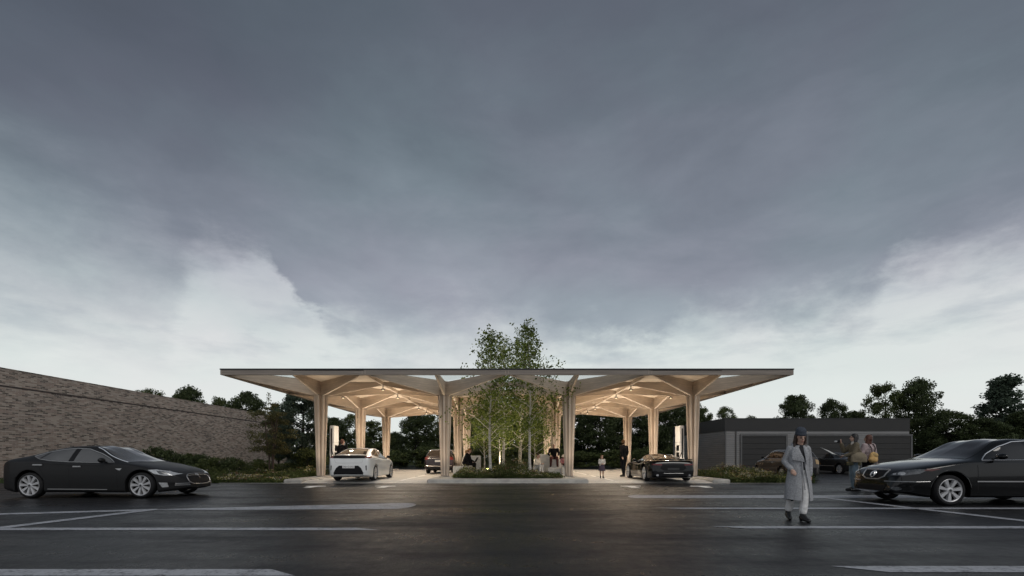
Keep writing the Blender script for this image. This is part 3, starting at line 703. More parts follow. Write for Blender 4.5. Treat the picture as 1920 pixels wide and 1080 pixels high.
def mark(name, pts, z=gz, mat='paint', rounded=0):
    mb = MB(); n = len(pts); mb.add([(x, y, z) for x, y in pts], [tuple(range(n))])
    return struct(name, mb, M[mat])
def line_px(a, b, w, endcut=0, **k):
    "painted stripe between two ground points, w metres wide"
    a, b = Vector(a), Vector(b); d = (b-a).normalized(); p = Vector((-d.y, d.x))*w/2
    c = d*endcut
    return mark('road_marking', [a-p, b-p+c*.5, b+p-c*.5, a+p], **k)
# left hand markings
yB = GP(0, 992.3)[1]; line_px((-40, yB), GP(691, 992.3), .235, .45, z=.0055)
yC = GP(0, 1074)[1]; line_px((-40, yC), GP(530, 1074), .25, .35, z=.0055)
l0, l1 = Vector(GP(0, 964.2)), Vector(GP(290, 955.8))
line_px(l0+(l0-l1)*2, l1, .30, z=.0040)
line_px(Vector(GP(-330, 1030)), Vector(GP(292, 955.2)), .26, z=.0070)
tip = [GP(x, y) for x, y in [(270, 955.9), (470, 950.6), (660, 946), (740, 943.9), (766, 943.6), (776, 944.6), (781, 946.4), (778, 948.6), (770, 951), (758, 953.2), (742, 954.6), (720, 955.0), (600, 955.4), (420, 956.6)]]
mark('road_marking', tip, z=.0055)
# right hand markings
D = [GP(x, y) for x, y in [(1177, 930.5), (1182, 929.2), (1192, 928.7), (1920, 929.6), (1920, 934.6), (1192, 934), (1182, 933), (1178, 931.6)]]
ex = (60, D[3][1]); ex2 = (60, D[4][1]); D = D[:3]+[ex, ex2]+D[5:]
mark('road_marking', D)
yE = GP(0, 953.5)[1]; line_px((60, yE), GP(1252, 953.5), .27, .5, z=.0055)
yF = GP(0, 989.2)[1]; line_px((60, yF), GP(1366, 989.2), .235, .45, z=.0055)
yG = GP(0, 1067.5)[1]; line_px((60, yG), GP(1612, 1067.5), .25, .4)
line_px(GP(1552, 934.6), Vector(GP(1920, 977))+(Vector(GP(1920, 977))-Vector(GP(1552, 934.6)))*1.2, .24, z=.0070)
# white edge line, stall lines, arrows
mark('edge_line', [(-12.1, 19.19), (11.9, 19.19), (11.9, 19.31), (-12.1, 19.31)], z=.006, mat='paint_white')
zp = ZF+.004
for x, y0, y1 in [(-8.62, 19.95, 27.5), (-4.62, 19.95, 36), (4.62, 19.95, 36), (8.62, 19.95, 27.5)]:
    mark('stall_line', [(x-.06, y0), (x+.06, y0), (x+.06, y1), (x-.06, y1)], z=zp, mat='paint_white')
a1 = [(566.5, 914.9), (582, 914.8), (597, 912.6), (611.5, 912.3), (610.5, 911.2), (596, 911.1), (575, 911.5), (572, 912.4), (582, 912.8)]
a2 = [(704, 915.1), (721, 914.8), (729, 912.7), (742, 912.1), (741, 911.1), (722, 911.0), (703, 911.2), (703, 911.9), (715, 912.4), (711, 913.4)]
for A in (a1, a2):
    mark('arrow_marking', [GP(*p) for p in A], z=.006, mat='paint_white')
    mark('arrow_marking', [GP(1905-p[0], p[1]) for p in A][::-1], z=.006, mat='paint_white')

def kerb_island(name, label, x0, x1, y0, y1, top=.16):
    return tag(obj(name, MB().bbox(((x0+x1)/2, (y0+y1)/2, top/2-.01), (x1-x0, y1-y0, top+.02), .05), M['concrete']), label, 'kerb')
kerb_island('kerb_island', 'long concrete kerb island under the left outer columns and charger', -9.47, -8.70, 19.40, 37.0)
kerb_island('kerb_island', 'long concrete kerb island under the right outer columns and charger', 8.70, 9.47, 19.40, 37.0)
kerb_island('kerb_island', 'wide concrete kerb island carrying the birch planting between the middle columns', -3.40, 3.46, 19.40, 37.0)
struct('bed_soil', MB().bbox((0, 24.6, .165), (4.75, 8.9, .05), .3), M['soil'])
struct('bed_soil', sheet(-24.9, -9.47, 19.34, 40, -.006), M['grass'])
struct('bed_soil', sheet(9.47, 13.2, 19.34, 35, -.006), M['soil'])

# ------------------------------------------------------------------ brick wall
bw = empty('brick_wall', 'long tall grey brown brick wall running away behind the fastback saloon', 'wall', (-25.45, 15, 0))
bw.location = (0, 0, 0)
obj('wall', MB().box((-25.65, 31, 2.78), (.4, 46, 5.60)), M['brick'], bw)
obj('dark_course', MB().box((-25.448, 31, 4.69), (.012, 46, .085)), pbr('dark_brick_course', (.07, .055, .05), .9, var=.5, vs=6), bw)
obj('coping', MB().box((-25.65, 31, 5.597), (.44, 46.04, .035)), M['brick'], bw)

# ------------------------------------------------------------------ garages
gx0, gx1, gy0, gy1, gz1 = 16.63, 30.75, 35.0, 46.0, 4.03
ga = empty('garage_building', 'low grey flat-roofed garage block with three dark doors', 'building', (0, 0, 0))
obj('wall', MB().box(((gx0+gx1)/2, (gy0+gy1)/2, 1.55), (gx1-gx0-.06, gy1-gy0-.06, 3.1)), M['siding'], ga)
obj('roof_fascia', MB().box(((gx0+gx1)/2, (gy0+gy1)/2, (3.1+gz1)/2), (gx1-gx0, gy1-gy0, gz1-3.1)), M['gfascia'], ga)
obj('roof_edge', MB().box(((gx0+gx1)/2, (gy0+gy1)/2, gz1+.02), (gx1-gx0+.06, gy1-gy0+.06, .04)), M['dark'], ga)
def gX(px): return (px-VX)/F*gy0
for a, b in ((1391, 1473), (1515, 1597), (1636, 1707)):
    x0, x1 = gX(a), gX(b); zt = 2.72
    d = obj('garage_door', MB().box(((x0+x1)/2, gy0+.0, zt/2), (x1-x0, .05, zt)), M['gdoor'], ga)
    fr = MB(); w = .13
    for x in (x0-w/2, x1+w/2): fr.box((x, gy0-.01, (zt+w)/2), (w, .09, zt+w))
    fr.box(((x0+x1)/2, gy0-.01, zt+w/2), (x1-x0-.002, .084, w))
    obj('frame', fr, M['gframe'], d)
    obj('handle', MB().box(((x0+x1)/2, gy0-.045, 1.05), (.14, .04, .03)), M['dark'], d)
obj('corner_trim', MB().box((gx0+.06, gy0+.02, 1.55), (.08, .06, 3.095)), M['gframe'], ga)
obj('downpipe', MB().tube([(gx0+.85, gy0-.02, 0), (gx0+.85, gy0-.02, 3.09)], .04, 8), M['gframe'], ga, True)

# ------------------------------------------------------------------ timber canopy
s, Z1 = 6.06, 22.42; H = s/2; ZT = 4.755; ZC = 4.08; ZE = 4.60
cx = [-1.5*s, -.5*s, .5*s, 1.5*s]; cy = [Z1, Z1+s, Z1+2*s]
can = empty('charging_canopy', 'large flat timber canopy on twelve tree-shaped columns over the charging bays', 'canopy', (0, Z1+s, 0))
can.location = (0, 0, 0)
glazed = {(0, 0): {5}, (1, 0): {5, 6, 7, 0}, (2, 0): {5, 6, 3, 4}, (3, 0): {6}, (1, 1): {7, 0}, (2, 1): {3, 4}, (1, 2): {7}, (2, 2): {4}}
opened = {(1, 0): {7, 0}, (2, 0): {3, 4}, (1, 1): {7, 0}, (2, 1): {3, 4}, (1, 2): {7}, (2, 2): {4}}
M['skyglass'] = glass_pane_mat('skylight_glass', (.93, .95, .95), .03)
def plate(ang, Rr, th=.10):
    poly = [(.0, ZT-.002), (Rr-.04, ZT-.002), (Rr-.04, ZE), (.34, ZC), (0, ZC)]
    mb = MB().prism(poly, 'y', -th/2, th/2)
    return mb.xf(Matrix.Rotation(ang, 4, 'Z'))
def fin(ang, th=.088):
    poly = [(.02, .0), (.195, .0), (.34, ZC-.165), (.02, ZC-.165)]
    return MB().prism(poly, 'y', -th/2, th/2).xf(Matrix.Rotation(ang, 4, 'Z') )
colmb = MB()
for k in range(8):
    f = fin(k*math.pi/4); colmb.add(f.v, f.f)
colmb.lathe([(.085, .0), (.13, ZC-.165)], 8, 'z')
col_me = colmb.mesh('column'); base_me = MB().lathe([(.23, 0), (.23, .02), (.20, .025)], 8, 'z').mesh('column_base')
rib_me = [plate(0, H).mesh('roof_rib'), plate(0, H*math.sqrt(2)).mesh('roof_rib')]
corner = [(H, 0), (H, H), (0, H), (-H, H), (-H, 0), (-H, -H), (0, -H), (H, -H)]
for i, X in enumerate(cx):
    for j, Y in enumerate(cy):
        c = obj('column', col_me, M['wood_col'], can); c.location = (X, Y, .165)
        b = obj('column_base', base_me, M['dark'], c); b.location = (0, 0, -.006)
        for k in range(8):
            r = obj('roof_rib', rib_me[k % 2], M['wood'], can); r.location = (X, Y, 0); r.rotation_euler = (0, 0, k*math.pi/4)
        g = glazed.get((i, j), set()); op = opened.get((i, j), set())
        mb = MB(); gm = MB()
        for k in range(8):
            a, b2 = corner[k], corner[(k+1) % 8]
            tri = [(X, Y), (X+a[0], Y+a[1]), (X+b2[0], Y+b2[1])]
            if k in g:
                if k not in op: gm.prism(tri, 'z', ZT+.03, ZT+.045)
            else: mb.prism(tri, 'z', ZT, ZT+.065)
        obj('roof_panel', mb, M['wood_soffit'], can)
        if gm.v: obj('skylight', gm, M['skyglass'], can)
# boundary beams
for k in range(1, 4):
    X = -2*s+k*s
    seg = [(Z1-H+.1, Z1+2.5*s-.1)]
    if k == 2: seg = [(Z1+2*s+H*0, Z1+2.5*s-.1)]
    for y0, y1 in seg: obj('edge_beam', MB().box((X, (y0+y1)/2, (ZE+.006+ZT-.003)/2), (.10, y1-y0, ZT-ZE-.009)), M['wood'], can)
for j in range(2):
    Y = Z1+H+j*s
    for a, b2 in ((-2*s+.1, -s*1.0+.0), (-s, -.06), (.06, s), (s, 2*s-.1)):
        obj('edge_beam', MB().box(((a+b2)/2, Y, (ZE+.004+ZT-.004)/2), (b2-a-.1, .10, ZT-ZE-.008)), M['wood'], can)
YF, YB, XS = Z1-H, Z1+2.5*s, 2*s
fm = MB(); zf0, zf1 = 4.578, 4.792; zm_, hh = (zf0+zf1)/2, zf1-zf0
fm.box((0, YF+.06, zm_), (2*XS, .12, hh)); fm.box((0, YB-.06, zm_), (2*XS, .12, hh))
for sg in (-1, 1): fm.box((sg*(XS-.06), (YF+YB)/2, zm_), (.12, YB-YF-.24, hh))
obj('fascia', fm, M['fascia'], can)
cm = MB(); zc0, zc1 = 4.794, 4.842
cm.box((0, YF+.06, (zc0+zc1)/2), (2*XS+.03, .16, zc1-zc0)); cm.box((0, YB-.06, (zc0+zc1)/2), (2*XS+.03, .16, zc1-zc0))
for sg in (-1, 1): cm.box((sg*(XS-.06), (YF+YB)/2, (zc0+zc1)/2), (.15, YB-YF-.32, zc1-zc0))
obj('roof_edge', cm, M['cap'], can)
# lamps hung from the roof nodes, some added to brighten the forecourt
def lamp(X, Y, label, z=ZE-.004, P=30, col=(1, .85, .66)):
    t = empty('spot_lamp', label, 'lamp', (X, Y, 0), group='lamps under the timber canopy')
    mb = MB().tube([(0, 0, z), (0, 0, z-.16)], .022, 8); mb.lathe([(.075, z-.16), (.09, z-.17), (.09, z-.21), (.06, z-.21)], 16, 'z')
    obj('housing', mb, M['dark'], t, True)
    obj('bulb', MB().ell((0, 0, z-.225), (.055, .055, .03)), M['lampglow'], t, True)
    ld = bpy.data.lights.new('lamp_light', 'SPOT'); ld.energy = P; ld.color = col; ld.shadow_soft_size = .10; ld.spot_size = R(165); ld.spot_blend = .6
    l = bpy.data.objects.new('lamp_light', ld); COL.objects.link(l); l.parent = t; l.location = (0, 0, z-.30)
LP = 260
for X, sd in ((-s, 'left'), (s, 'right')):
    for j, rw_ in enumerate(('front', 'rear')):
        lamp(X, Z1+H+j*s, f'small dark spot lamp at the {rw_} roof node in the {sd} half of the canopy', P=LP)
    lamp(X, Z1+2.0*s, f'small dark spot lamp added between the last columns in the {sd} half of the canopy', P=LP)  # this and the next two are extra lamps, added for a brighter floor
    lamp(X, Z1+.0*s, f'small dark spot lamp added between the front columns in the {sd} half of the canopy', P=LP*.8)
    lamp(X*1.5, Z1+.5*s, f'small dark spot lamp added between the first and second {sd} outer columns', P=LP*.6)
    lamp(X*.5, Z1+1.5*s, f'small dark spot lamp between the second and last {sd} middle columns', P=LP*.7)
# recessed uplights at the column feet: the canopy is lit from the paving
def uplight(X, Y, label, P, z, tilt=0, rz=0, col=(1, .85, .67), ang=140):
    t = empty('ground_uplight', label, 'uplight', (X, Y, z), group='uplights recessed at the column feet')
    obj('ring', MB().lathe([(.05, .0), (.085, .0), (.085, .012), (.05, .012)], 16, 'z', (0, 0, 0), True), M['dark'], t, True)
    obj('lens', MB().lathe([(.001, .006), (.05, .006), (.05, .0), (.001, .0)], 16, 'z'), M['uplens'], t)
    ld = bpy.data.lights.new('lamp_light', 'SPOT'); ld.energy = P; ld.color = col; ld.shadow_soft_size = .15; ld.spot_size = R(ang); ld.spot_blend = 1.0
    l = bpy.data.objects.new('lamp_light', ld); COL.objects.link(l); l.parent = t; l.location = (0, 0, .07); l.rotation_euler = (R(180)+tilt, 0, rz)
M['uplens'] = pbr('uplight_lens', (1, .85, .65), .4, emit=(1, .82, .6), estr=4)
for i, X in enumerate(cx):
    for j, Y in enumerate(cy):
        cn = ('left outer', 'left middle', 'right middle', 'right outer')[i]; rn = ('front', 'second', 'last')[j]
        zz = .165
        uplight(X+.0, Y-1.35, f'small round ground uplight before the {cn} column of the {rn} row', (95, 175, 215)[j], zz, R(-4))
        if j > 0 or i in (0, 3): uplight(X+(.0), Y+1.45, f'small round ground uplight behind the {cn} column of the {rn} row', (120, 200, 230)[j], zz, R(4))

k = 0
for X, sd in ((-8.1, 'left bay, outer side'), (-4.75, 'left bay, inner side'), (4.75, 'right bay, inner side'), (8.1, 'right bay, outer side')):
    for Y, rn in ((24.1, 'level with the chargers'), (27.0, 'just before the second columns'), (31.6 if abs(X) > 5 or X > 0 else 33.2, 'between second and last columns'), (35.6, 'behind the last columns')):
        uplight(X, Y, f'small round paving uplight added in the {sd}, {rn}', 500 if Y < 26 else 640, ZF+.002, ang=84)  # uplights added in the bays to brighten the roof underside
for X, sd in ((-9.09, 'left'), (9.09, 'right')):
    uplight(X*.92, 20.6, f'small round paving uplight added near the road end of the {sd} bay', 150, ZF+.002, ang=84)  # also an added uplight, for the front of the soffit
# ------------------------------------------------------------------ chargers
def charger(X, sd, label):
    sg = -1 if sd == 'left' else 1                # faces the bays
    t = empty('charger', label, 'charger', (X, 24.45, .158))
    zt = 2.60
    obj('cabinet', MB().bbox((0, 0, zt/2), (.24, .66, zt), .03), M['white_box'], t)
    f = -sg*.122                                    # face toward the bays
    obj('screen', MB().bbox((f, -.08, 1.42), (.02, .34, .30), .005), M['screen'], t)
    obj('socket_recess', MB().bbox((f, -.08, 1.02), (.02, .40, .34), .005), M['screen'], t)
    obj('panel_gap', MB().box((0, 0, 1.72), (.248, .668, .012)), M['grey_box'], t)
    obj('cable_slot', MB().box((sg*.02, -.332, 1.5), (.07, .02, 1.9)), M['dark'], t)
    obj('side_panel', MB().bbox((sg*.09, -.335, 1.3), (.05, .016, 2.52), .004), M['grey_box'], t)
    obj('cable', MB().tube([(f*1.05, -.1, 1.05), (f*1.6, -.18, .75), (f*1.7, -.25, .45), (f*1.5, -.3, .7), (sg*.02, -.36, 1.3), (sg*.02, -.36, 2.2)], .018, 6), M['black'], t, True)
    obj('plinth', MB().box((0, 0, .03), (.30, .72, .06)), M['concrete'], t)
charger(-9.20, 'left', 'tall white charger with dark screens beside the left outer column')
charger(9.20, 'right', 'tall white charger with dark screens beside the right outer column')

# ------------------------------------------------------------------ stepped seat blocks
def seatblock(x, y, z, w, d, h, label, slats=True, group='white seat blocks around the birch bed'):
    t = empty('seat_block', label, 'seat', (x, y, z), group=group)
    obj('block', MB().bbox((0, 0, h/2), (w, d, h), .015), M['whitebench'], t)
    if slats:
        for k in range(int(w/.09)):
            obj('slat', MB().box((-w/2+.05+k*.09, 0, h+.014), (.055, d-.04, .024)), M['grey_box'], t)
z0 = .158
seatblock(-2.42, 25.1, z0, 1.0, .55, .44, 'low white seat block under the man with the laptop')
seatblock(-1.78, 25.75, z0, .62, .30, 1.02, 'tall white back block beside the seated man with the laptop', False)
seatblock(2.02, 25.55, z0, .72, .35, 1.10, 'tall white back block behind the crouching boy in white', False)
seatblock(2.68, 25.30, z0, .78, .60, .80, 'high white seat block under the older man in black')
seatblock(2.62, 24.75, z0, .86, .46, .36, 'white foot step in front of the older man in black', False)
seatblock(3.16, 24.45, z0, .50, .60, .46, 'small slatted white block under the toddler in the pale hat')
# ------------------------------------------------------------------ vegetation
def rand_unit(n, r=rng):
    v = r.normal(size=(n, 3)); return v/np.linalg.norm(v, axis=1)[:, None]
def leaf_mesh(name, P, size, r=rng, flat=.0, var=.5, aspect=.55, nrm=None, up=0):
    n = len(P); a = rand_unit(n, r)
    if up: a = a*(1-up)+np.array([0, 0, 1])*up; a /= np.linalg.norm(a, axis=1)[:, None]
    b = np.cross(a, rand_unit(n, r)); b /= np.maximum(np.linalg.norm(b, axis=1)[:, None], 1e-6)
    L = (size*(1-var/2+var*r.random(n)))[:, None]*.5
    V = np.stack([P-a*L, P+b*L*aspect-a*L*.1, P+a*L, P-b*L*aspect-a*L*.1], 1).reshape(-1, 3)
    me = bpy.data.meshes.new(name); me.vertices.add(4*n); me.vertices.foreach_set('co', V.ravel().astype(np.float32))
    me.loops.add(4*n); me.loops.foreach_set('vertex_index', np.arange(4*n, dtype=np.int32))
    me.polygons.add(n); me.polygons.foreach_set('loop_start', np.arange(0, 4*n, 4, dtype=np.int32))
    try: me.polygons.foreach_set('loop_total', np.full(n, 4, dtype=np.int32))
    except Exception: pass
    me.update(calc_edges=True); me.validate(); return me
def clumps(n, rx, ry, z0, z1, shape, r):
    "clump centres filling a crown outline; shape(t) gives the relative radius at height t"
    out = []
    while len(out) < n:
        t = r.random(); k = shape(t); th = r.random()*2*math.pi; q = k*math.sqrt(r.random())
        out.append((rx*q*math.cos(th), ry*q*math.sin(th), z0+(z1-z0)*t))
    return np.array(out)
def crown_pts(C, n, rad, r, squash=.75):
    idx = r.integers(0, len(C), n); d = rand_unit(n, r)*(r.random(n)**.45)[:, None]
    rr = (rad*(.6+.8*r.random(len(C))))[idx][:, None]
    return C[idx]+d*rr*np.array([1, 1, squash])
def limbs(mb, base, C, r, r0, n, split=.35):
    top = C[:, 2].max(); zs = base[2]
    trunk = [(base[0], base[1], zs)]
    dx, dy = r.normal()*.12, r.normal()*.12
    for k in range(1, 6):
        t = k/5; trunk.append((base[0]+dx*t*(top-zs)*.3+r.normal()*.02, base[1]+dy*t*(top-zs)*.3+r.normal()*.02, zs+(top-zs)*.92*t))
    mb.tube(trunk, [r0*(1.25 if k == 0 else 1-.17*k) for k in range(6)], 8)
    for i in r.permutation(len(C))[:n]:
        c = C[i]; h = max(zs+(top-zs)*split*.6, c[2]-(.3+.5*r.random())*math.hypot(c[0]-base[0], c[1]-base[1])-.3)
        t = min(1, (h-zs)/((top-zs)*.92)); k = min(4, int(t*5)); f = t*5-k
        p = Vector(trunk[k]).lerp(Vector(trunk[k+1]), f); q = Vector(c); m = p.lerp(q, .5)+Vector((0, 0, -.08*(q-p).length))
        rb = r0*(.55-.35*t)
        mb.tube([p, m, q], [rb, rb*.6, rb*.2], 5)
SHAPES = {'round': lambda t: math.sqrt(max(0, 1-(2*t-.9)**2*.8)), 'cone': lambda t: max(.12, 1-t)**.75,
          'vase': lambda t: .35+.65*t if t < .75 else 1-(t-.75)*2.2, 'oval': lambda t: max(.15, math.sin(math.pi*(.12+.8*t)))}
def tree_mesh(seed, h, rx, ry, z0, shape, ncl, nleaf, lsize, crad, r0, nlimb, up=0):
    r = np.random.default_rng(seed)
    C = clumps(ncl, rx, ry, z0, h-crad*.6, SHAPES[shape], r)
    P = crown_pts(C, nleaf, crad, r)
    mb = MB(); limbs(mb, (0, 0, 0), C, r, r0, nlimb)
    return leaf_mesh('crown', P, lsize, r, up=up), mb.mesh('trunk')
def place_tree(meshes, mats, loc, rz, sc, name, label, group, cat='tree'):
    t = empty(name, label, cat, loc, rz, 1, group)
    t.scale = sc if hasattr(sc, '__len__') else (sc,)*3
    for me, nm in zip(meshes, ('crown', 'trunk')):
        o = bpy.data.objects.new(nm, me); COL.objects.link(o); o.parent = t
        if not me.materials: me.materials.append(mats[0] if nm == 'crown' else mats[1])
    return t
PROT = {}
PROT['broad'] = (tree_mesh(1, 8, 2.9, 2.6, 1.6, 'round', 102, 15300, 0.221, 0.663, .16, 26), (M['l_dark'], M['bark_dark']))
PROT['broad2'] = (tree_mesh(2, 8, 3.1, 2.6, 1.2, 'oval', 119, 15300, 0.205, 0.585, .16, 30), (M['l_mid'], M['bark_dark']))
PROT['dense'] = (tree_mesh(3, 8, 2.7, 2.5, .7, 'round', 161, 20400, 0.197, 0.624, .18, 30), (M['l_dark'], M['bark_dark']))
PROT['airy'] = (tree_mesh(4, 8, 2.5, 2.2, 1.5, 'oval', 93, 8840, 0.180, 0.546, .13, 30), (M['l_mid'], M['bark_dark']))
PROT['cone'] = (tree_mesh(5, 8, 2.6, 2.4, .4, 'cone', 161, 18700, 0.197, 0.484, .18, 30), (M['l_blue'], M['bark_dark']))
PROT['evergreen'] = (tree_mesh(6, 6, 2.0, 1.9, .2, 'oval', 187, 27200, 0.139, 0.374, .16, 30), (M['l_blue'], M['bark_dark']))
PROT['shrub'] = (tree_mesh(7, 1.4, .95, .8, .1, 'round', 57, 6120, 0.098, 0.234, .03, 16), (M['l_mid'], M['bark_dark']))
PROT['shrub2'] = (tree_mesh(8, 1.2, .9, .8, .05, 'round', 57, 6120, 0.090, 0.218, .03, 14), (M['l_dark'], M['bark_dark']))
PROT['bush'] = (tree_mesh(9, 2.6, 1.8, 1.4, .2, 'round', 68, 8500, 0.164, 0.390, .05, 16), (M['l_mid'], M['bark_dark']))
def T(kind, px, Y, top, width, rz, name, label, group, z=0, cat='tree', hb={'broad': (8.3, 3.4), 'broad2': (8.2, 3.5), 'dense': (8.2, 3.2), 'airy': (8.1, 2.9), 'cone': (8.0, 2.9), 'evergreen': (6.1, 2.3), 'shrub': (1.45, 1.1), 'shrub2': (1.25, 1.05), 'bush': (2.7, 2.0)}):
    "px: surveyed bearing, Y: distance, top: height of the crown top, width: crown width"
    X = (px-VX)/F*Y; h, rr = hb[kind]
    return place_tree(PROT[kind][0], PROT[kind][1], (X, Y, z), rz, (width/2/rr, width/2/rr, top/h), name, label, group, cat)
def ht(py, Y): return CAMH+(HY-py)/F*Y
g1, g2, g3 = 'trees showing over the brick wall', 'dark trees in the row behind the canopy', 'trees behind the garage block'
T('airy', 281, 52, ht(722, 52), 5.6, .3, 'tree', 'small airy tree top over the brick wall, leftmost of those', g1)
T('dense', 353, 54, ht(719, 54), 5.8, 1.1, 'tree', 'rounded dark tree crown standing clear over the middle of the brick wall', g1)
T('airy', 413, 56, ht(739, 56), 4.6, 2.2, 'tree', 'smaller airy crown over the brick wall just left of a taller one', g1)
T('broad', 464, 56, ht(727, 56), 6.4, .4, 'tree', 'broad dark crown over the far end of the brick wall', g1)
T('evergreen', 566, 31.5, ht(722, 31.5), 4.7, .5, 'evergreen_tree', 'tall dense evergreen to the ground just left of the canopy', None)
T('broad2', 522, 44, ht(752, 44), 4.0, 2.5, 'tree', 'dull green tree behind the thin multi-stemmed tree', g2)
# behind the canopy
row = [('broad', 628, 52, 778, 5.6, 'tree with sky showing through, first in the row left of the second column'),
       ('airy', 664, 56, 772, 4.8, 'airy tree between the two left rear columns'),
       ('broad2', 700, 50, 786, 5.4, 'tree just right of the second left column'),
       ('dense', 742, 58, 808, 4.2, 'lower tree in the sky gap right of the last left column'),
       ('broad', 782, 51, 772, 5.6, 'tall tree over the dark maroon car'),
       ('broad2', 822, 54, 762, 6.2, 'tall tree behind the left middle column'),
       ('dense', 866, 52, 768, 6.2, 'dense tree behind the man with the laptop'),
       ('broad', 908, 56, 760, 6.4, 'dense tree behind the left birch stems'),
       ('dense', 952, 54, 758, 6.6, 'dense tree in the middle of the row behind the birches'),
       ('broad2', 998, 56, 760, 6.6, 'dense tree behind the right birch stems'),
       ('dense', 1042, 53, 760, 6.4, 'dense tree behind the older man in black'),
       ('broad', 1086, 55, 756, 6.4, 'dense tree right of the right middle column'),
       ('dense', 1126, 52, 758, 6.4, 'dense tree straight behind the child'),
       ('broad2', 1166, 54, 752, 6.4, 'dense tree behind the standing man in black'),
       ('dense', 1204, 52, 754, 6.2, 'dense tree left of the right second column'),
       ('broad', 1244, 53, 742, 6.4, 'dense tree over the sports coupe'),
       ('dense', 1284, 55, 738, 6.0, 'dense tree behind the right charger'),
       ('broad2', 1316, 58, 760, 4.6, 'lower tree just right of the right outer column')]
for k, (kd, px, Y, py, w, lb) in enumerate(row): T(kd, px, Y, ht(py, Y), w, k*1.3, 'tree', lb, g2)
for k, (px, Y, py, w, lb) in enumerate([(650, 47.6, 838, 5, 'under the white hatchback roof line'), (735, 48, 842, 5.2, 'right of the white hatchback'), (805, 47.6, 836, 5.0, 'left of the dark maroon car'), (885, 48, 832, 5.4, 'behind the man with the laptop'), (960, 48, 830, 5.4, 'behind the birch stems'), (1030, 48, 832, 5.2, 'behind the older man in black'), (1090, 47.6, 845, 5.0, 'left of the child'), (1150, 48, 842, 5.2, 'between child and standing man'), (1215, 47.6, 838, 5.0, 'behind the sports coupe'), (1270, 48.4, 836, 4.6, 'beside the right charger')]):
    T('bush', px, Y, ht(py, Y), w, k*1.7, 'bush', f'dark green bush at the foot of the tree row, {lb}', 'bushes at the foot of the tree row', cat='bush')
# behind the garages
for kd, px, Y, py, w, rz, lb in [
    ('airy', 1362, 52, 757, 3.6, .3, 'small airy tree over the left corner of the garage roof'),
    ('broad', 1490, 54, 733, 5.4, .7, 'bushy tree over the garage roof behind the woman in the grey coat'),
    ('dense', 1562, 55, 744, 4.6, 1.9, 'rounded tree over the middle of the garage roof'),
    ('airy', 1408, 62, 775, 3.0, 1.9, 'low faint tree just above the garage roof'),
    ('broad2', 1658, 53, 714, 6.2, 2.4, 'tall loose tree over the right part of the garage roof'),
    ('dense', 1722, 52, 704, 6.2, .2, 'tall dense dark tree at the right end of the garage block'),
    ('broad', 1600, 62, 765, 5.0, 2.9, 'low dark tree filling the gap between two taller ones over the garage'),
    ('dense', 1782, 48, 766, 6.6, 1.2, 'dark rounded tree just right of the garage block'),
    ('broad', 1845, 46, 778, 5.2, 2.2, 'low dark tree above the black saloon windscreen'),
    ('cone', 1884, 50, 704, 9.5, .9, 'pointed conical tree near the right picture edge'),
    ('dense', 1935, 47, 764, 6.6, 2.6, 'dark tree cut by the right picture edge'),
    ('broad2', 1812, 56, 800, 6.4, .1, 'low dark tree behind the other trees right of the garage'),
    ('dense', 1752, 50, 800, 4.8, .5, 'low dark tree hugging the garage end wall')]:
    T(kd, px, Y, ht(py, Y), w, rz, 'tree', lb, g3)
fw = np.column_stack([rng.uniform(-75, 90, 16000), rng.uniform(64, 70, 16000), rng.random(16000)**1.2*4.4])
o = obj('far_woodland', leaf_mesh('far_woodland', fw, .75), M['l_dark']); tag(o, 'low dark far woodland behind the rows of trees', None, kind='stuff')

# small multi-stemmed tree and shrubs of the left bed
def multi_stem():
    r = np.random.default_rng(11); X, Y = (509-VX)/F*25.5, 25.5; h = ht(748, Y)
    C = clumps(60, 1.2, 1.0, 1.3, h-.3, SHAPES['round'], r)
    P = crown_pts(C, 7000, .32, r, .4)
    P = np.vstack([P, np.column_stack([r.normal(-.15, .06, 60), r.normal(0, .06, 60), r.uniform(h-.2, h+.35, 60)])])
    t = empty('ornamental_tree', 'thin multi-stemmed tree with loose olive crown in front of the brick wall', 'tree', (X, Y, 0))
    obj('crown', leaf_mesh('crown', P, .085, r), M['l_olive'], t)
    for k, (a, b) in enumerate(((-.13, 0), (.02, .06), (.14, -.04))):
        mb = MB(); pts = [(a*.7, b, 0), (a, b, 1.2), (a*2.2, b*3, 2.2), (a*3.0, b*5, h-.7)]
        mb.tube(pts, [.05, .042, .03, .012], 7)
        for q in r.permutation(len(C))[:12]:
            p = Vector(pts[1]).lerp(Vector(pts[3]), r.uniform(.1, .8)); mb.tube([p, p.lerp(Vector(C[q]), .5)+Vector((0, 0, -.05)), C[q]], [.014, .01, .004], 4)
        obj('trunk', mb, M['bark'], t, True)
multi_stem()
gl = 'shrubs along the foot of the brick wall'
for k, (kd, px, Y, py, w, lb) in enumerate([
    ('shrub2', 292, 27, 836, 2.4, 'tall dark shrub rising above the saloon windscreen'), ('shrub2', 318, 28, 842, 2.2, 'dark shrub right of the tallest one by the wall'),
    ('shrub', 347, 29, 846, 2.2, 'shrub behind the saloon bonnet'), ('shrub2', 374, 28.5, 850, 2.2, 'low dark shrub above the saloon nose'),
    ('shrub', 402, 27, 854, 2.2, 'green shrub just right of the saloon nose'), ('shrub2', 432, 27.5, 856, 2.4, 'low dark shrub left of the multi-stemmed tree'),
    ('shrub', 462, 27, 862, 2.0, 'low shrub near the multi-stemmed tree'), ('shrub', 486, 30, 858, 2.2, 'low shrub behind the multi-stemmed tree'),
    ('shrub', 528, 30, 866, 2.0, 'low shrub right of the multi-stemmed tree'), ('bush', 578, 27.5, 838, 2.3, 'loose brownish shrub below the tall evergreen')]):
    o = T(kd, px, Y, ht(py, Y), w, k*1.1, 'shrub', lb, gl, cat='shrub')

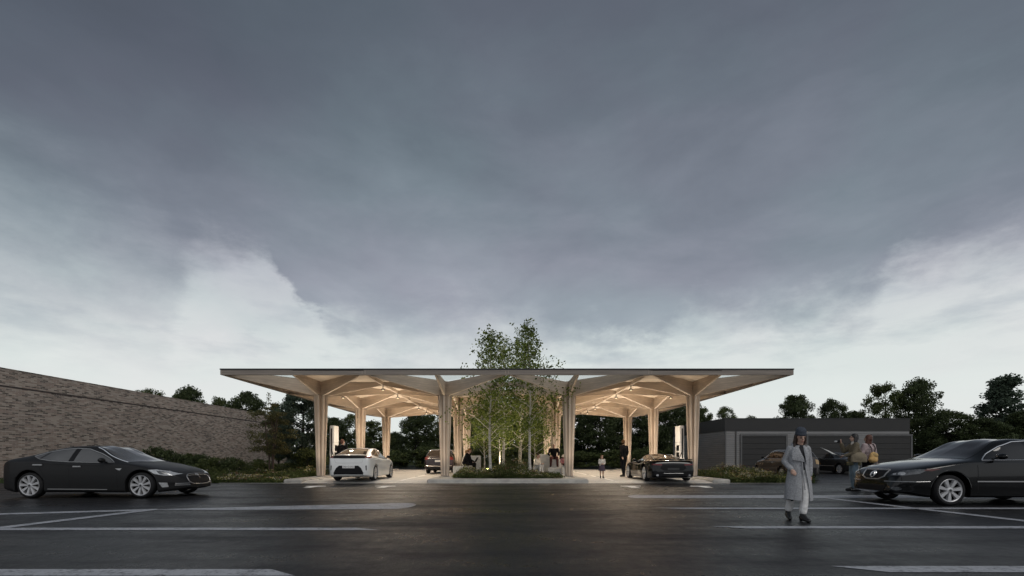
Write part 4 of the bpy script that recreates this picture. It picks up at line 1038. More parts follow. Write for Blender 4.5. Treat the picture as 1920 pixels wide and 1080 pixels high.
# birches
def birch(px, Y, top_py, r0, seed, lean, label, nleaf=2600, rx=1.0, z0=1.9, sz=.125):
    r = np.random.default_rng(seed); X = (px-VX)/F*Y; h = ht(top_py, Y)-.17
    t = empty('birch_tree', label, 'tree', (X, Y, .17), group='birches growing through the canopy')
    tr = [(lean*h*q*q+.03*math.sin(q*9+seed), .02*math.cos(q*7+seed), h*.97*q) for q in np.linspace(0, 1, 12)]
    mb = MB(); mb.tube(tr, [r0*(1.25 if k == 0 else 1-.9*k/11) for k in range(12)], 9)
    obj('trunk', mb, M['birch'], t, True)
    bm_ = MB(); P = []
    nb = 34
    for k in range(nb):
        q = z0/h+(1-z0/h)*(k+.5)/nb; i = min(10, int(q*11)); p = Vector(tr[i]).lerp(Vector(tr[i+1]), q*11-i)
        th = k*2.4+r.random()*.8; L = rx*(1.25-.75*((q-z0/h)/(1-z0/h))**1.3)*(.35+1.05*r.random())
        d = Vector((math.cos(th), math.sin(th)*.9, .55+.5*r.random())).normalized()
        a = p+d*L*.55; b2 = p+d*L+Vector((0, 0, -.12*L)); rb = r0*.28*(1-.6*q)
        bm_.tube([p, a, b2], [rb, rb*.6, .004], 5)
        nl = int(nleaf/nb); u = r.random(nl)**.6
        base = np.array(p)[None]+(np.array(b2)-np.array(p))[None]*(.25+.8*u)[:, None]
        cl = r.normal(size=(max(3, nl//9), 3))*np.array([.20, .20, .19])*(.55+.7*L); base += cl[r.integers(0, len(cl), nl)]+r.normal(size=(nl, 3))*.07; base[:, 2] -= np.abs(r.normal(size=nl))*.08
        P.append(base)
        for _ in range(2):
            e = Vector(base[r.integers(nl)]); bm_.tube([p.lerp(b2, .5), e], [.006, .003], 4)
    obj('branch', bm_, M['birch'], t, True)
    P = np.vstack(P); top = P[:, 2] > 4.9; P = P[r.random(len(P)) < np.where(top, .72, 1.0)]
    obj('crown', leaf_mesh('crown', P, sz, r, aspect=.62), M['l_birch'], t)
birch(919, 22.6, 622, .075, 21, .004, 'birch with pale trunk, leftmost of the stems in the bed', 4662, 1.40, 1.6)
birch(994, 22.1, 606, .075, 22, -.008, 'birch with thin pale trunk, rightmost and tallest in the bed', 4921, 1.34, 1.9)
birch(944.5, 25.6, 640, .095, 23, .006, 'birch with bright white trunk just left of the bed centre', 4144, 1.51, 1.5)
birch(975, 28.0, 640, .12, 24, .004, 'thick white forked birch at the back of the bed', 4662, 1.90, 1.2)
birch(936, 27.4, 690, .05, 25, -.006, 'slender birch between the two left trunks', 2331, 1.23, 1.2)
birch(908, 28.6, 720, .05, 26, -.01, 'low leafy birch at the back left of the bed', 3367, 1.46, .8)
birch(1003, 29.0, 716, .05, 27, .01, 'low leafy birch at the back right of the bed', 3367, 1.46, .8)

# planting: one sheet of mixed stalks, leaves and flowers per bed (nobody could count them)
def planting(name, label, n, x0, x1, y0, y1, hfun, z=0, mats=('l_bed', 'l_grass'), fl=(('fl_yellow', .12), ('fl_pale', .1), ('fl_rust', .1)), seed=5, mask=None, lsz=.085):
    r = np.random.default_rng(seed)
    X = r.uniform(x0, x1, n); Y = y0+(y1-y0)*r.random(n)**1.25
    if mask is not None: k = mask(X, Y); X, Y = X[k], Y[k]
    n = len(X); Hh = np.array([hfun(a, b) for a, b in zip(X, Y)])*(.55+.6*r.random(n))
    # leaves: 9 a plant
    k = 9; idx = np.repeat(np.arange(n), k); t = r.random(n*k)**.8
    P = np.column_stack([X[idx]+r.normal(size=n*k)*.06, Y[idx]+r.normal(size=n*k)*.06, z+.02+Hh[idx]*t*.92])
    tag(obj(name, leaf_mesh(name, P, lsz, r, up=.35), M[mats[0]]), label, None, kind='stuff')
    k = 5; idx = np.repeat(np.arange(n), k)
    b = np.column_stack([X[idx]+r.normal(size=n*k)*.05, Y[idx]+r.normal(size=n*k)*.05, np.full(n*k, z)])
    tp = b+np.column_stack([r.normal(size=n*k)*.10, r.normal(size=n*k)*.10, Hh[idx]*(.7+.5*r.random(n*k))]); wv = rand_unit(n*k, r); wv[:, 2] = 0; wv *= .006
    V = np.stack([b-wv, b+wv, tp], 1).reshape(-1, 3)
    me = bpy.data.meshes.new('grass_blades'); me.from_pydata(V.tolist(), [], np.arange(len(V)).reshape(-1, 3).tolist())
    tag(obj('grass_blades', me, M[mats[1]]), label.replace('plants', 'grass blades'), None, kind='stuff')
    for m, frac in fl:
        s_ = r.random(n) < frac*1.6; patch = np.sin(X*2.1+seed)+np.sin(Y*1.7+X+seed*2) > (.2 if m != 'fl_rust' else -.2); s_ &= patch
        idx = np.repeat(np.nonzero(s_)[0], 7); q = len(idx)
        if not q: continue
        P = np.column_stack([X[idx]+r.normal(size=q)*.06, Y[idx]+r.normal(size=q)*.06, z+Hh[idx]*(.85+.25*r.random(q))])
        tag(obj('flowers', leaf_mesh('flowers', P, .042, r, aspect=.9), M[m]), label.replace('plants', m[3:]+' flowers'), None, kind='stuff')
def hc(x, y): return (.5 if x > .95 else .6 if x < -1.3 else 1)*(.34+.30*math.sin(x*1.3+.9)**2+.14*math.sin(x*4.1+y))*(1 if y > 20.9 else .6)+(.20*math.exp(-((x-.2)/.7)**2) if y > 21.0 else 0)
planting('bed_plants', 'mixed low plants of the raised birch bed', 1500, -2.34, 2.42, 20.15, 24.2, hc, .18, seed=5, mask=lambda X, Y: (np.abs(X) < 2.5-.28*np.maximum(0, Y-21.5)))
def hl(x, y): return .22+.35*max(0, min(1, (y-20)/3))*(.6+.4*math.sin(x*1.7)) if x < -9.5 else .2
planting('bed_plants', 'mixed low plants of the left bed before the brick wall', 1900, -13.2, -9.55, 19.42, 25, hl, 0, seed=8)
planting('bed_plants', 'dim low plants further left along the brick wall', 1500, -22, -12.2, 22, 27, lambda x, y: .26+.2*math.sin(x*1.3)**2, 0, fl=(('fl_pale', .04),), seed=9)
def hr(x, y): return .34+.22*max(0, min(1, (y-19.6)/1.5))+.1*math.sin(x*3)
planting('bed_plants', 'mixed low plants of the right bed beside the small hatchback', 1700, 9.55, 13.2, 19.42, 23.6, hr, 0, seed=10, mask=lambda X, Y: (X < 12.0) | ((Y < 20.9) & (X < 13.1)))
def verge(x0, x1, y0, y1, n, seed, label):
    r = np.random.default_rng(seed); b = np.column_stack([r.uniform(x0, x1, n), r.uniform(y0, y1, n), np.full(n, -.01)])
    tp = b+np.column_stack([r.normal(size=n)*.03, r.normal(size=n)*.03, .05+.08*r.random(n)]); wv = rand_unit(n, r); wv[:, 2] = 0; wv *= .008
    V = np.stack([b-wv, b+wv, tp], 1).reshape(-1, 3); me = bpy.data.meshes.new('verge_grass'); me.from_pydata(V.tolist(), [], np.arange(3*n).reshape(-1, 3).tolist())
    tag(obj('verge_grass', me, M['l_grass']), label, None, kind='stuff')
verge(-27, -9.6, 19.35, 24, 16000, 31, 'short dark grass verge before the brick wall')
verge(-27, -14, 24, 30, 9000, 32, 'short dark grass strip at the foot of the brick wall')

# two garden spots light the birches from the bed
def garden_spot(X, Y, label, P, tilt, rz):
    t = empty('garden_spotlight', label, 'spotlight', (X, Y, .18), group='spotlights in the birch bed')
    obj('spike', MB().tube([(0, 0, 0), (0, 0, .12)], .012, 6), M['dark'], t)
    obj('head', MB().tube([(0, -.04, .12), (0, .03, .18)], [.03, .045], 12), M['dark'], t, True)
    ld = bpy.data.lights.new('lamp_light', 'SPOT'); ld.energy = P; ld.color = (1, .86, .62); ld.shadow_soft_size = .08; ld.spot_size = R(120); ld.spot_blend = 1
    l = bpy.data.objects.new('lamp_light', ld); COL.objects.link(l); l.parent = t; l.location = (0, .05, .26); l.rotation_euler = (R(180-tilt), 0, rz)
garden_spot(-1.0, 23.2, 'small dark garden spotlight at the left of the birch stems', 330, -12, 0)
garden_spot(.9, 24.6, 'small dark garden spotlight at the right of the birch stems', 330, -10, 0)
garden_spot(-.3, 27.0, 'small dark garden spotlight at the back of the birch bed', 330, -5, 0)
# ------------------------------------------------------------------ people (local frame: facing -Y, z up, metres for a 1.75 m adult)
STAND = dict(pel=(0, 0, .95), wai=(0, .0, 1.12), che=(0, .01, 1.30), neck=(0, .015, 1.47), head=(0, -.005, 1.625),
    sL=(.185, .015, 1.41), eL=(.235, .03, 1.12), hL=(.235, -.05, .87), sR=(-.185, .015, 1.41), eR=(-.235, .03, 1.12), hR=(-.235, -.05, .87),
    tL=(.092, 0, .92), kL=(.10, -.02, .50), aL=(.105, .03, .09), fL=(.12, -.13, .035), tR=(-.092, 0, .92), kR=(-.10, -.02, .50), aR=(-.105, .03, .09), fR=(-.12, -.13, .035))
def V3(p): return Vector(p)
class Person:
    def __init__(s, label, loc, rz, scale, pose=None, look=(0, -1, 0), vox=.014, thin=1.0, group=None, headk=1.0):
        s.p = {k: V3(v) for k, v in {**STAND, **(pose or {})}.items()}; s.vox = vox; s.th = thin; s.hk = headk
        s.loc, s.rz, s.sc = loc, rz, scale
        f = Vector(look).normalized(); up = Vector((0, 0, 1)); s.f = f
        rt = f.cross(up).normalized(); u2 = rt.cross(f).normalized()
        s.hm = Matrix(((-rt.x, -f.x, u2.x), (-rt.y, -f.y, u2.y), (-rt.z, -f.z, u2.z)))   # head frame: -y = forward
        s.root = None; s.label = label
        mb = s.body(); me = fuse(mb, vox, 2, 'person'); o = obj('person', me, M['skin'], None, True, 80)
        o.location = loc; o.rotation_euler = (0, 0, rz); o.scale = (scale,)*3
        tag(o, label, 'person', group); s.root = o
        if headk >= 0: s.face()
    def H(s, x, y, z): return s.p['head']+s.hm @ Vector((x, y, z))*s.hk
    def body(s):
        p, th = s.p, s.th; mb = MB()
        def mid(a, b, t): return p[a].lerp(p[b], t)
        mb.ell(p['pel'], (.150*th, .108*th, .12)); mb.ell(mid('pel', 'wai', .6), (.135*th, .098*th, .12)); mb.ell(p['wai'], (.13*th, .095*th, .13))
        mb.ell(mid('wai', 'che', .6), (.15*th, .105*th, .14)); mb.ell(p['che'], (.16*th, .108*th, .14))
        for q in 'LR': mb.cap(p['che']+Vector((0, 0, .08)), p['s'+q], .075*th, .055*th)
        mb.cap(mid('che', 'neck', .8), p['head']+Vector((0, .0, -.07)), .056, .05)
        mb.ell(s.H(0, .015, .025), (.074*s.hk, .094*s.hk, .098*s.hk), 14, 10, s.hm); mb.ell(s.H(0, -.022, -.045), (.056*s.hk, .066*s.hk, .070*s.hk), 14, 10, s.hm)
        mb.ell(s.H(0, -.045, -.085), (.028*s.hk, .03*s.hk, .026*s.hk), 10, 8, s.hm)
        mb.tube([s.H(0, -.082, .022), s.H(0, -.104, -.022)], [.010, .017], 8); mb.ell(s.H(0, -.086, -.055), (.022, .012, .011), 10, 8, s.hm)
        for sg in (-1, 1): mb.ell(s.H(sg*.074, .01, -.005), (.012, .022, .034), 8, 6, s.hm)
        for q in 'LR':
            S, E, W = p['s'+q], p['e'+q], p['h'+q]
            mb.cap(S, E, .050*th, .040*th, 10); mb.cap(E, W, .040*th, .027, 10)
            d = (W-E).normalized(); side = d.cross(Vector((0, 1, .1))).normalized(); nrm = side.cross(d).normalized()
            pc = W+d*.055; mb.cap(W, pc, .026, .030, 8)
            for k in range(4):                                   # palm, four fingers and a thumb, slightly curled
                o = side*(k-1.5)*.019; L = (.062, .075, .072, .055)[k]
                a = pc+o+d*.02; b = a+d*L*.55+nrm*.008; c = b+d*L*.35+nrm*.03
                mb.cap(pc+o*.8, a, .015, .012, 6); mb.cap(a, b, .0115, .0105, 6); mb.cap(b, c, .0105, .009, 6)
            sd = -side if (q == 'L') == (side.y > 0) else side
            mb.cap(W+d*.02, W+d*.055+sd*.035+nrm*.015, .015, .012, 6); mb.cap(W+d*.055+sd*.035+nrm*.015, W+d*.095+sd*.045+nrm*.028, .012, .009, 6)
            T_, K, A, Fo = p['t'+q], p['k'+q], p['a'+q], p['f'+q]
            mb.cap(T_, K, .085*th, .056*th, 12); mb.cap(K, K.lerp(A, .35), .054*th, .056*th, 10); mb.cap(K.lerp(A, .35), A, .056*th, .038, 10)
            mb.cap(A+Vector((0, 0, -.03)), Fo, .040, .030, 10)
        return mb
    def part(s, name, mb, mat, vox=None, it=2, fused=True, parent=None):
        me = fuse(mb, vox or s.vox, it, name) if fused else mb
        return obj(name, me, mat, parent or s.root, True, 70)
    def face(s):
        for sg in (-1, 1):
            s.part('eye', MB().ell(s.H(sg*.031, -.079, .004), (.012, .008, .007), 8, 6, s.hm), M['hair_black'], fused=False)
            s.part('eyebrow', MB().tube([s.H(sg*.014, -.090, .024), s.H(sg*.032, -.088, .030), s.H(sg*.048, -.074, .024)], .005, 5), M['hair_black'], fused=False)
        s.part('mouth', MB().ell(s.H(0, -.094, -.056), (.021, .007, .007), 8, 6, s.hm), LIP, fused=False)
    def hair(s, mat, long=0, vol=1.0, back=0):
        mb = MB(); mb.ell(s.H(0, .028, .042), (.082*vol*s.hk, .096*vol*s.hk, .092*vol*s.hk), 14, 10, s.hm)
        mb.ell(s.H(0, .055, -.01), (.078*vol*s.hk, .07*vol*s.hk, .085*s.hk), 14, 10, s.hm)
        if long:
            for x, y, w in ((-.074, .012, .026), (.074, .012, .026), (-.055, .05, .045), (.055, .05, .045), (0, .07, .055)):
                a = s.H(x, y, .02); b = s.H(x*1.25, y*.8-.01, -.12); c = b+Vector((x*.35, (-.085 if long > .2 else -.02) if y < .04 else .01, -long))
                mb.cap(a, b, w*.95, w, 8); mb.cap(b, c, w, w*.55, 8)
        return s.part('hair', mb, mat, s.vox*.9)
    def top(s, mat, name='jacket', t=.022, hem=None, sleeve=1.0, flare=.0, collar=True):
        p, th = s.p, s.th; mb = MB()
        def mid(a, b, k): return p[a].lerp(p[b], k)
        lo = p['pel'] if hem is None else p['pel']+Vector((0, 0, hem))
        mb.ell(lo+Vector((0, 0, .05)), (.155*th+t+flare, .112*th+t+flare, .13)); mb.ell(mid('pel', 'wai', .7), (.14*th+t, .10*th+t, .13))
        mb.ell(p['wai'], (.135*th+t, .10*th+t, .13)); mb.ell(mid('wai', 'che', .6), (.152*th+t, .108*th+t, .14)); mb.ell(p['che'], (.163*th+t, .11*th+t, .14))
        for q in 'LR':
            mb.cap(p['che']+Vector((0, 0, .075)), p['s'+q], .082*th, .058*th+t*.6)
            e = p['e'+q].lerp(p['h'+q], max(0, sleeve*2-1)*.93) if sleeve > .5 else p['s'+q].lerp(p['e'+q], sleeve*2)
            if sleeve > .5: mb.cap(p['s'+q], p['e'+q], .052*th+t, .043*th+t); mb.cap(p['e'+q], e, .043*th+t, .032+t*.7)
            else: mb.cap(p['s'+q], e, .052*th+t, .048*th+t)
        if collar: mb.cap(mid('che', 'neck', .62), mid('che', 'neck', .92), .085, .066)
        return s.part(name, mb, mat)
    def trousers(s, mat, t=.016, leg=.97, name='trousers', cuff=.02):
        p, th = s.p, s.th; mb = MB()
        mb.ell(p['pel']+Vector((0, 0, .02)), (.152*th+t, .110*th+t, .12))
        for q in 'LR':
            e = p['k'+q].lerp(p['a'+q], leg)
            mb.cap(p['pel'].lerp(p['t'+q], .7), p['t'+q], .09*th+t, .087*th+t); mb.cap(p['t'+q], p['k'+q], .086*th+t, .058*th+t); mb.cap(p['k'+q], e, .058*th+t, .042+cuff)
        return s.part(name, mb, mat)
    def shoes(s, mat, boot=.0, heel=False, name='shoe'):
        for q in 'LR':
            A, Fo = s.p['a'+q], s.p['f'+q]; mb = MB(); d = (Fo-A); d.z = 0; d.normalize()
            mb.cap(A+Vector((0, 0, -.032))-d*.02, Fo+d*.02, .055, .041, 10); mb.cap(A, A.lerp(Fo, .5)+Vector((0, 0, .012)), .05, .045, 10); mb.cap(A-d*.03+Vector((0, 0, -.055)), A-d*.03+Vector((0, 0, -.03)), .035, .04, 8)
            if boot: mb.cap(A+Vector((0, 0, -.02)), A.lerp(s.p['k'+q], boot), .048, .056, 10)
            s.part(name, mb, mat, .012)
            if heel: s.part('heel', MB().tube([A-d*.04+Vector((0, 0, -.05)), A-d*.045+Vector((0, 0, -.10))], [.030, .026], 8), mat, fused=False)
    def world(s, p):
        return Matrix.Translation(s.loc) @ Matrix.Rotation(s.rz, 4, 'Z') @ Matrix.Scale(s.sc, 4) @ Vector(p)
    def held(s, o):
        "a carried thing shares the person's frame but stays top-level"
        o.location = s.loc; o.rotation_euler = (0, 0, s.rz); o.scale = (s.sc,)*3; return o
LIP = pbr('lips', (.30, .10, .09), .45)
def cloth(name, col, var=.22, vs=14, bump=.35, bs=90): return pbr(name, col, .88, spec=.2, var=var, vs=vs, bump=bump, bs=bs)
C_coat = cloth('grey_wool', (.36, .365, .38), .38, 55, .5, 130); C_hat = cloth('knit_slate', (.065, .075, .095), .3, 70, .6, 120)
C_white = cloth('white_denim', (.74, .73, .72)); C_black = cloth('black_cloth', (.007, .007, .009)); C_leather = pbr('black_leather', (.010, .010, .011), .4, spec=.5)
C_blackgarment = C_black; C_jeans = cloth('faded_denim', (.15, .20, .24), .35, 9); C_brown = cloth('brown_tweed', (.15, .125, .085), .3, 30)
C_mauve = cloth('mauve_knit', (.44, .35, .35)); C_cream = cloth('cream_cotton', (.62, .58, .52)); C_plum = cloth('plum_skirt', (.085, .065, .09)); C_maroon = cloth('maroon_cloth', (.095, .04, .04))
C_pink = cloth('pink_cotton', (.50, .22, .22)); C_khaki = cloth('khaki_leather', (.24, .20, .14), .2, 8); C_tan = cloth('mustard_canvas', (.62, .40, .17), .25, 8)

# 1. woman in the grey coat
def woman_coat():
    Y = 7.92; X = (1497.5-VX)/F*Y; sc = .905
    P = dict(pel=(0, 0, .94), wai=(.0, 0, 1.11), che=(0, .0, 1.29), neck=(.01, -.01, 1.46), head=(.022, -.05, 1.595),
        sR=(-.145, .01, 1.38), eR=(-.222, .05, 1.13), hR=(-.160, -.105, .99), sL=(.145, .01, 1.38), eL=(.192, .06, 1.12), hL=(.195, .05, .88),
        tR=(-.085, 0, .91), kR=(-.105, .03, .51), aR=(-.125, .20, .135), fR=(-.135, .06, .035), tL=(.085, 0, .91), kL=(.085, -.08, .50), aL=(.035, -.10, .105), fL=(.08, -.25, .035))
    w = Person('woman in a long grey wool coat and slate beanie walking across the road markings', (X, Y, 0), R(-16), sc, P, (.12, -.93, -.34), .009, .92)
    w.hair(M['hair_brown'], .27, .98)
    w.part('sweater', MB().ell(w.p['che'], (.165, .125, .17)).ell(w.p['wai'], (.145, .11, .2)).ell((0, 0, .98), (.155, .12, .16)).cap((0, -.01, 1.36), (.008, -.015, 1.44), .075, .062), cloth('charcoal_knit', (.03, .03, .034)), .012)
    w.trousers(C_white, .018, .80, 'trousers', .024)
    w.shoes(C_leather, .24, True, 'boot')
    # beanie with turned-up brim
    hb = MB(); rings = []
    for t, (r, z) in enumerate([(.084, .036), (.092, .042), (.094, .066), (.092, .080), (.088, .084), (.091, .108), (.082, .145), (.056, .172), (.02, .184)]):
        rings.append([tuple(w.H(r*.97*math.cos(a), .018+r*1.1*math.sin(a)+z*.12, z)) for a in np.linspace(0, 2*math.pi, 24, endpoint=False)])
    hb.loft(rings); w.part('beanie', hb, C_hat, fused=False)
    # coat: an open shell with thickness, then collar, lapel and sleeves
    prof = [(1.435, .100, .085, 20), (1.40, .148, .106, 26), (1.33, .176, .132, 24), (1.20, .174, .145, 14), (1.08, .168, .146, 9), (.98, .178, .155, 9), (.85, .196, .168, 12), (.70, .220, .182, 15), (.55, .232, .192, 17), (.43, .240, .198, 19), (.405, .242, .2, 19)]
    n = 44; rings = []; inner = []
    for k, (z, a, b, g) in enumerate(prof):
        g0, g1 = R(-90+g+14+(4 if z < 1.0 else 0)), R(270-g+14+4)
        ro, ri = [], []
        for th in np.linspace(g0, g1, n):
            wv = 1+(.018*math.sin(th*7+z*3)+.012*math.sin(th*13+1))*min(1, max(0, (1.15-z)*2.2))
            ro.append((a*wv*math.cos(th), b*wv*math.sin(th)+.012, z+.012*math.sin(th*2+.6)*(1 if z < .45 else 0))); ri.append(((a*wv-.018)*math.cos(th), (b*wv-.018)*math.sin(th)+.012, z))
        rings.append(ro); inner.append(ri)
    mb = MB(); full = [o+i[::-1] for o, i in zip(rings, inner)]; mb.loft(full, True, True)
    coat = obj('coat', mb, C_coat, w.root, True, 60)
    sl = MB()
    for q in 'LR':
        S, E, Hh = w.p['s'+q], w.p['e'+q], w.p['h'+q]
        sl.cap(S+Vector((0, 0, -.01)), E, .064, .061); sl.cap(E, E.lerp(Hh, .98), .061, .052); sl.cap(S, Vector((0, .0, 1.36)), .060, .085)
        for t in (.25, .5, .75): sl.ell(E.lerp(Hh, t), (.062, .062, .03), 12, 6)
    obj('sleeve', fuse(sl, .011, 2, 'sleeve'), C_coat, coat, True, 70)
    # broad lapels folded over the front
    for poly, y in (([(-.035, 1.43), (-.105, 1.40), (-.145, 1.30), (-.145, 1.165), (.05, 1.12), (.035, 1.20), (-.01, 1.33)], -.176), ([(.05, 1.43), (.11, 1.40), (.15, 1.30), (.14, 1.20), (.085, 1.08), (.07, 1.2), (.055, 1.33)], -.166)):
        lp = MB(); nn = len(poly)
        def yy(x, z): return y*math.sqrt(max(.12, 1-(x/.235)**2))+.012+max(0, z-1.2)*.36
        fr = [(x, yy(x, z)-.012, z) for x, z in poly]; bk = [(x, yy(x, z)+.012, z) for x, z in poly]
        c0 = (sum(v[0] for v in poly)/nn, y*.98, sum(v[1] for v in poly)/nn)
        lp.add(fr+bk+[c0], [(i, (i+1) % nn, 2*nn) for i in range(nn)]+[(i, (i+1) % nn, nn+(i+1) % nn, nn+i) for i in range(nn)]+[tuple(range(nn, 2*nn))])
        obj('lapel', lp, C_coat, coat, True, 50)
    cl = MB(); cl.tube([(-.10, -.03, 1.42), (-.085, .06, 1.455), (0, .095, 1.475), (.085, .06, 1.455), (.115, -.03, 1.42)], [.026, .036, .04, .036, .026], 10); obj('collar', cl, C_coat, coat, True)
    obj('coat_edge', MB().tube([(.012, -.158, 1.12), (.020, -.163, .98), (.035, -.17, .80), (.05, -.185, .60)], .010, 6), C_coat, coat, True)
    w.part('knee_rip', MB().ell(w.p['kR'].lerp(w.p['aR'], .33)+Vector((0, -.088, 0)), (.026, .012, .014)), C_black, fused=False)
woman_coat()

# 2. woman photographing, 3. woman with backpack
def photographer():
    Y = 14.9; X = (1601-VX)/F*Y
    P = dict(eR=(-.20, -.20, 1.22), hR=(-.10, -.30, 1.46), eL=(.24, -.06, 1.14), hL=(.14, -.26, 1.08), aL=(.11, .10, .09), fL=(.13, -.06, .035), kL=(.10, .0, .5))
    # body turned to face the left of the picture, seen from behind her left shoulder
    w = Person('woman in brown jacket and jeans holding a camera up, seen from behind', (X, Y, 0), R(-112), 1.06, P, (.05, -1, 0))
    w.hair(M['hair_black'], .04, 1.06)
    w.top(C_brown, 'jacket', .03, -.02, 1.0, .02); w.trousers(C_jeans, .022, .97); w.shoes(C_leather)
    w.part('shirt_hem', MB().lathe([(.165, .78), (.185, .80), (.18, .90)], 18, 'z'), cloth('olive_shirt', (.16, .15, .09)), fused=False)
    w.part('scarf', MB().cap((0, .0, 1.44), (0, .01, 1.475), .082, .078), C_cream)
    cam = w.held(empty('camera', 'small black camera raised in front of the photographing woman', 'camera'))
    obj('camera_body', MB().bbox((-.09, -.375, 1.52), (.12, .06, .08), .01), M['plastic'], cam); obj('lens', MB().lathe([(.028, -.48), (.032, -.47), (.03, -.405)], 14, 'y', (-.09, 0, 1.52)), M['chrome_dull'], cam, True)
    mp = MB(); mp.add([(.0, -.36, 1.06), (.26, -.26, 1.06), (.20, -.60, 1.14), (-.10, -.62, 1.24), (.05, -.80, 1.30), (-.02, -.86, 1.34)], [(0, 1, 2, 3), (3, 2, 4, 5)])
    m = w.held(tag(obj('paper_map', mp, cloth('map_paper', (.60, .60, .58), .1, 5, .05)), 'white folded paper map in the photographing woman\'s hand', 'map')); sd = m.modifiers.new('t', 'SOLIDIFY'); sd.thickness = .004
    b = w.held(empty('shoulder_bag', 'khaki shoulder bag hanging at the photographing woman\'s side', 'bag'))
    obj('bag', fuse(MB().ell((.27, .05, 1.04), (.075, .20, .15), 16, 10).bbox((.27, .05, .98), (.11, .40, .20), .03), .015, 3, 'bag'), C_khaki, b, True)
    obj('strap', MB().tube([(.28, -.12, 1.0), (.26, -.06, 1.25), (.20, .0, 1.46), (.24, .09, 1.25), (.28, .2, 1.0)], .016, 6), C_khaki, b, True)
photographer()
def backpack_woman():
    Y = 15.2; X = (1627.5-VX)/F*Y
    P = dict(eL=(.26, -.02, 1.14), hL=(.26, -.16, .93), eR=(-.27, .02, 1.14), hR=(-.24, -.14, .96))
    w = Person('auburn-haired woman in mauve top seen from behind, wearing a mustard backpack', (X, Y, 0), R(198), 1.05, P, (.1, -1, 0), thin=1.0)
    w.hair(M['hair_red'], .14, 1.05); w.top(C_mauve, 'top', .028, -.02, 1.0, .02); w.trousers(C_black, .018); w.shoes(C_leather)
    b = w.held(empty('backpack', 'mustard yellow backpack slung low on the auburn-haired woman\'s back', 'backpack'))
    obj('bag', fuse(MB().ell((.06, .20, 1.04), (.16, .09, .17), 14, 10).ell((.10, .22, .96), (.17, .10, .10), 14, 10), .014, 3, 'bag'), C_tan, b, True)
    obj('flap', fuse(MB().ell((.05, .235, 1.10), (.12, .07, .09), 14, 10), .012, 2, 'flap'), cloth('mustard_flap', (.50, .34, .15)), b, True)
    for a in (-1, 1): obj('strap', MB().tube([(.05+a*.05, .19, 1.16), (a*.08, .165, 1.32), (a*.10, .09, 1.455), (a*.12, -.1, 1.40), (a*.13, -.14, 1.2)], .015, 6), M['bark_dark'], b, True)
    t = w.held(empty('tote_bag', 'small cream tote bag in the auburn-haired woman\'s hand', 'bag'))
    obj('bag', MB().bbox((.285, -.20, .72), (.06, .24, .22), .012), C_cream, t); obj('handle', MB().tube([(.285, -.26, .83), (.28, -.20, .90), (.285, -.14, .83)], .008, 6), C_brown, t, True)
backpack_woman()

# 4. man standing in black, 5. child, 6. man behind the hatchback
def man_black():
    Y = 23.9; X = (1169-VX)/F*Y
    P = dict(sL=(.20, .015, 1.42), sR=(-.20, .015, 1.42), hR=(-.25, -.10, .90), hL=(.22, .12, .95), eL=(.26, .10, 1.15), kR=(-.11, -.07, .5), aR=(-.13, -.10, .09), fR=(-.15, -.26, .035), kL=(.12, .04, .49), aL=(.14, .16, .09), fL=(.17, .0, .035))
    m = Person('tall man in a black suit standing left of the sports coupe', (X, Y, .085), R(180+32), 1.10, P, (-.75, -.65, 0))
    m.hair(cloth('brown_short_hair', (.11, .06, .03)), 0, .99); m.top(C_black, 'suit_jacket', .02, -.08, 1.0, .01); m.trousers(C_black, .03, 1.0); m.shoes(C_leather)
man_black()
def child():
    Y = 22.0; X = (1128.5-VX)/F*Y
    P = dict(eL=(.22, -.02, 1.15), hL=(.08, -.15, 1.12), eR=(-.22, -.02, 1.15), hR=(-.08, -.15, 1.12), head=(0, -.005, 1.64))
    c = Person('small child in a white top and plum skirt standing alone on the paving', (X, Y, .083), R(6), .62, P, (.1, -1, 0), .016, 1.12, headk=1.28)
    c.hair(cloth('child_brown_hair', (.12, .065, .035)), .06, 1.0); c.top(C_cream, 'top', .03, .0, .85); c.shoes(C_leather, .25)
    c.part('skirt', MB().lathe([(.165, 1.06), (.20, .92), (.27, .60), (.265, .59), (.19, .9), (.155, 1.05)], 20, 'z'), C_plum, fused=False)
child()
def man_charger():
    Y = 23.6; X = (642.5-VX)/F*Y
    m = Person('man in black with his back turned between the charger and the white hatchback', (X, Y, .085), R(160), 1.10, dict(sL=(.20, .01, 1.42), sR=(-.20, .01, 1.42), eR=(-.23, -.03, 1.13), hR=(-.15, -.22, 1.05)), (-.3, -1, -.1))
    m.hair(M['hair_red'], 0, 1.02); m.top(C_black, 'jacket', .024, -.06, 1.0, .02); m.trousers(C_black, .03); m.shoes(C_leather)
man_charger()

# 7. seated man with laptop, 8. person in white beyond
def sit(h, lean=0, knee=.46, spread=.10, foot=0):
    return dict(pel=(0, .06, h+.10), wai=(0, .07-lean*.3, h+.26), che=(0, .05-lean, h+.44), neck=(0, .03-lean*1.5, h+.61), head=(0, -.01-lean*1.9, h+.76),
        sL=(.185, .04-lean*1.3, h+.555), sR=(-.185, .04-lean*1.3, h+.555), eL=(.23, -.02-lean*1.3, h+.28), eR=(-.23, -.02-lean*1.3, h+.28), hL=(.16, -.26-lean, h+.20), hR=(-.16, -.26-lean, h+.20),
        tL=(.09, .03, h+.09), tR=(-.09, .03, h+.09), kL=(spread, -knee+.03, h+.09), kR=(-spread, -knee+.03, h+.09), aL=(spread+.01, -knee+.05, foot+.09), aR=(-spread-.01, -knee+.05, foot+.09), fL=(spread+.03, -knee-.11, foot+.035), fR=(-spread-.03, -knee-.11, foot+.035))
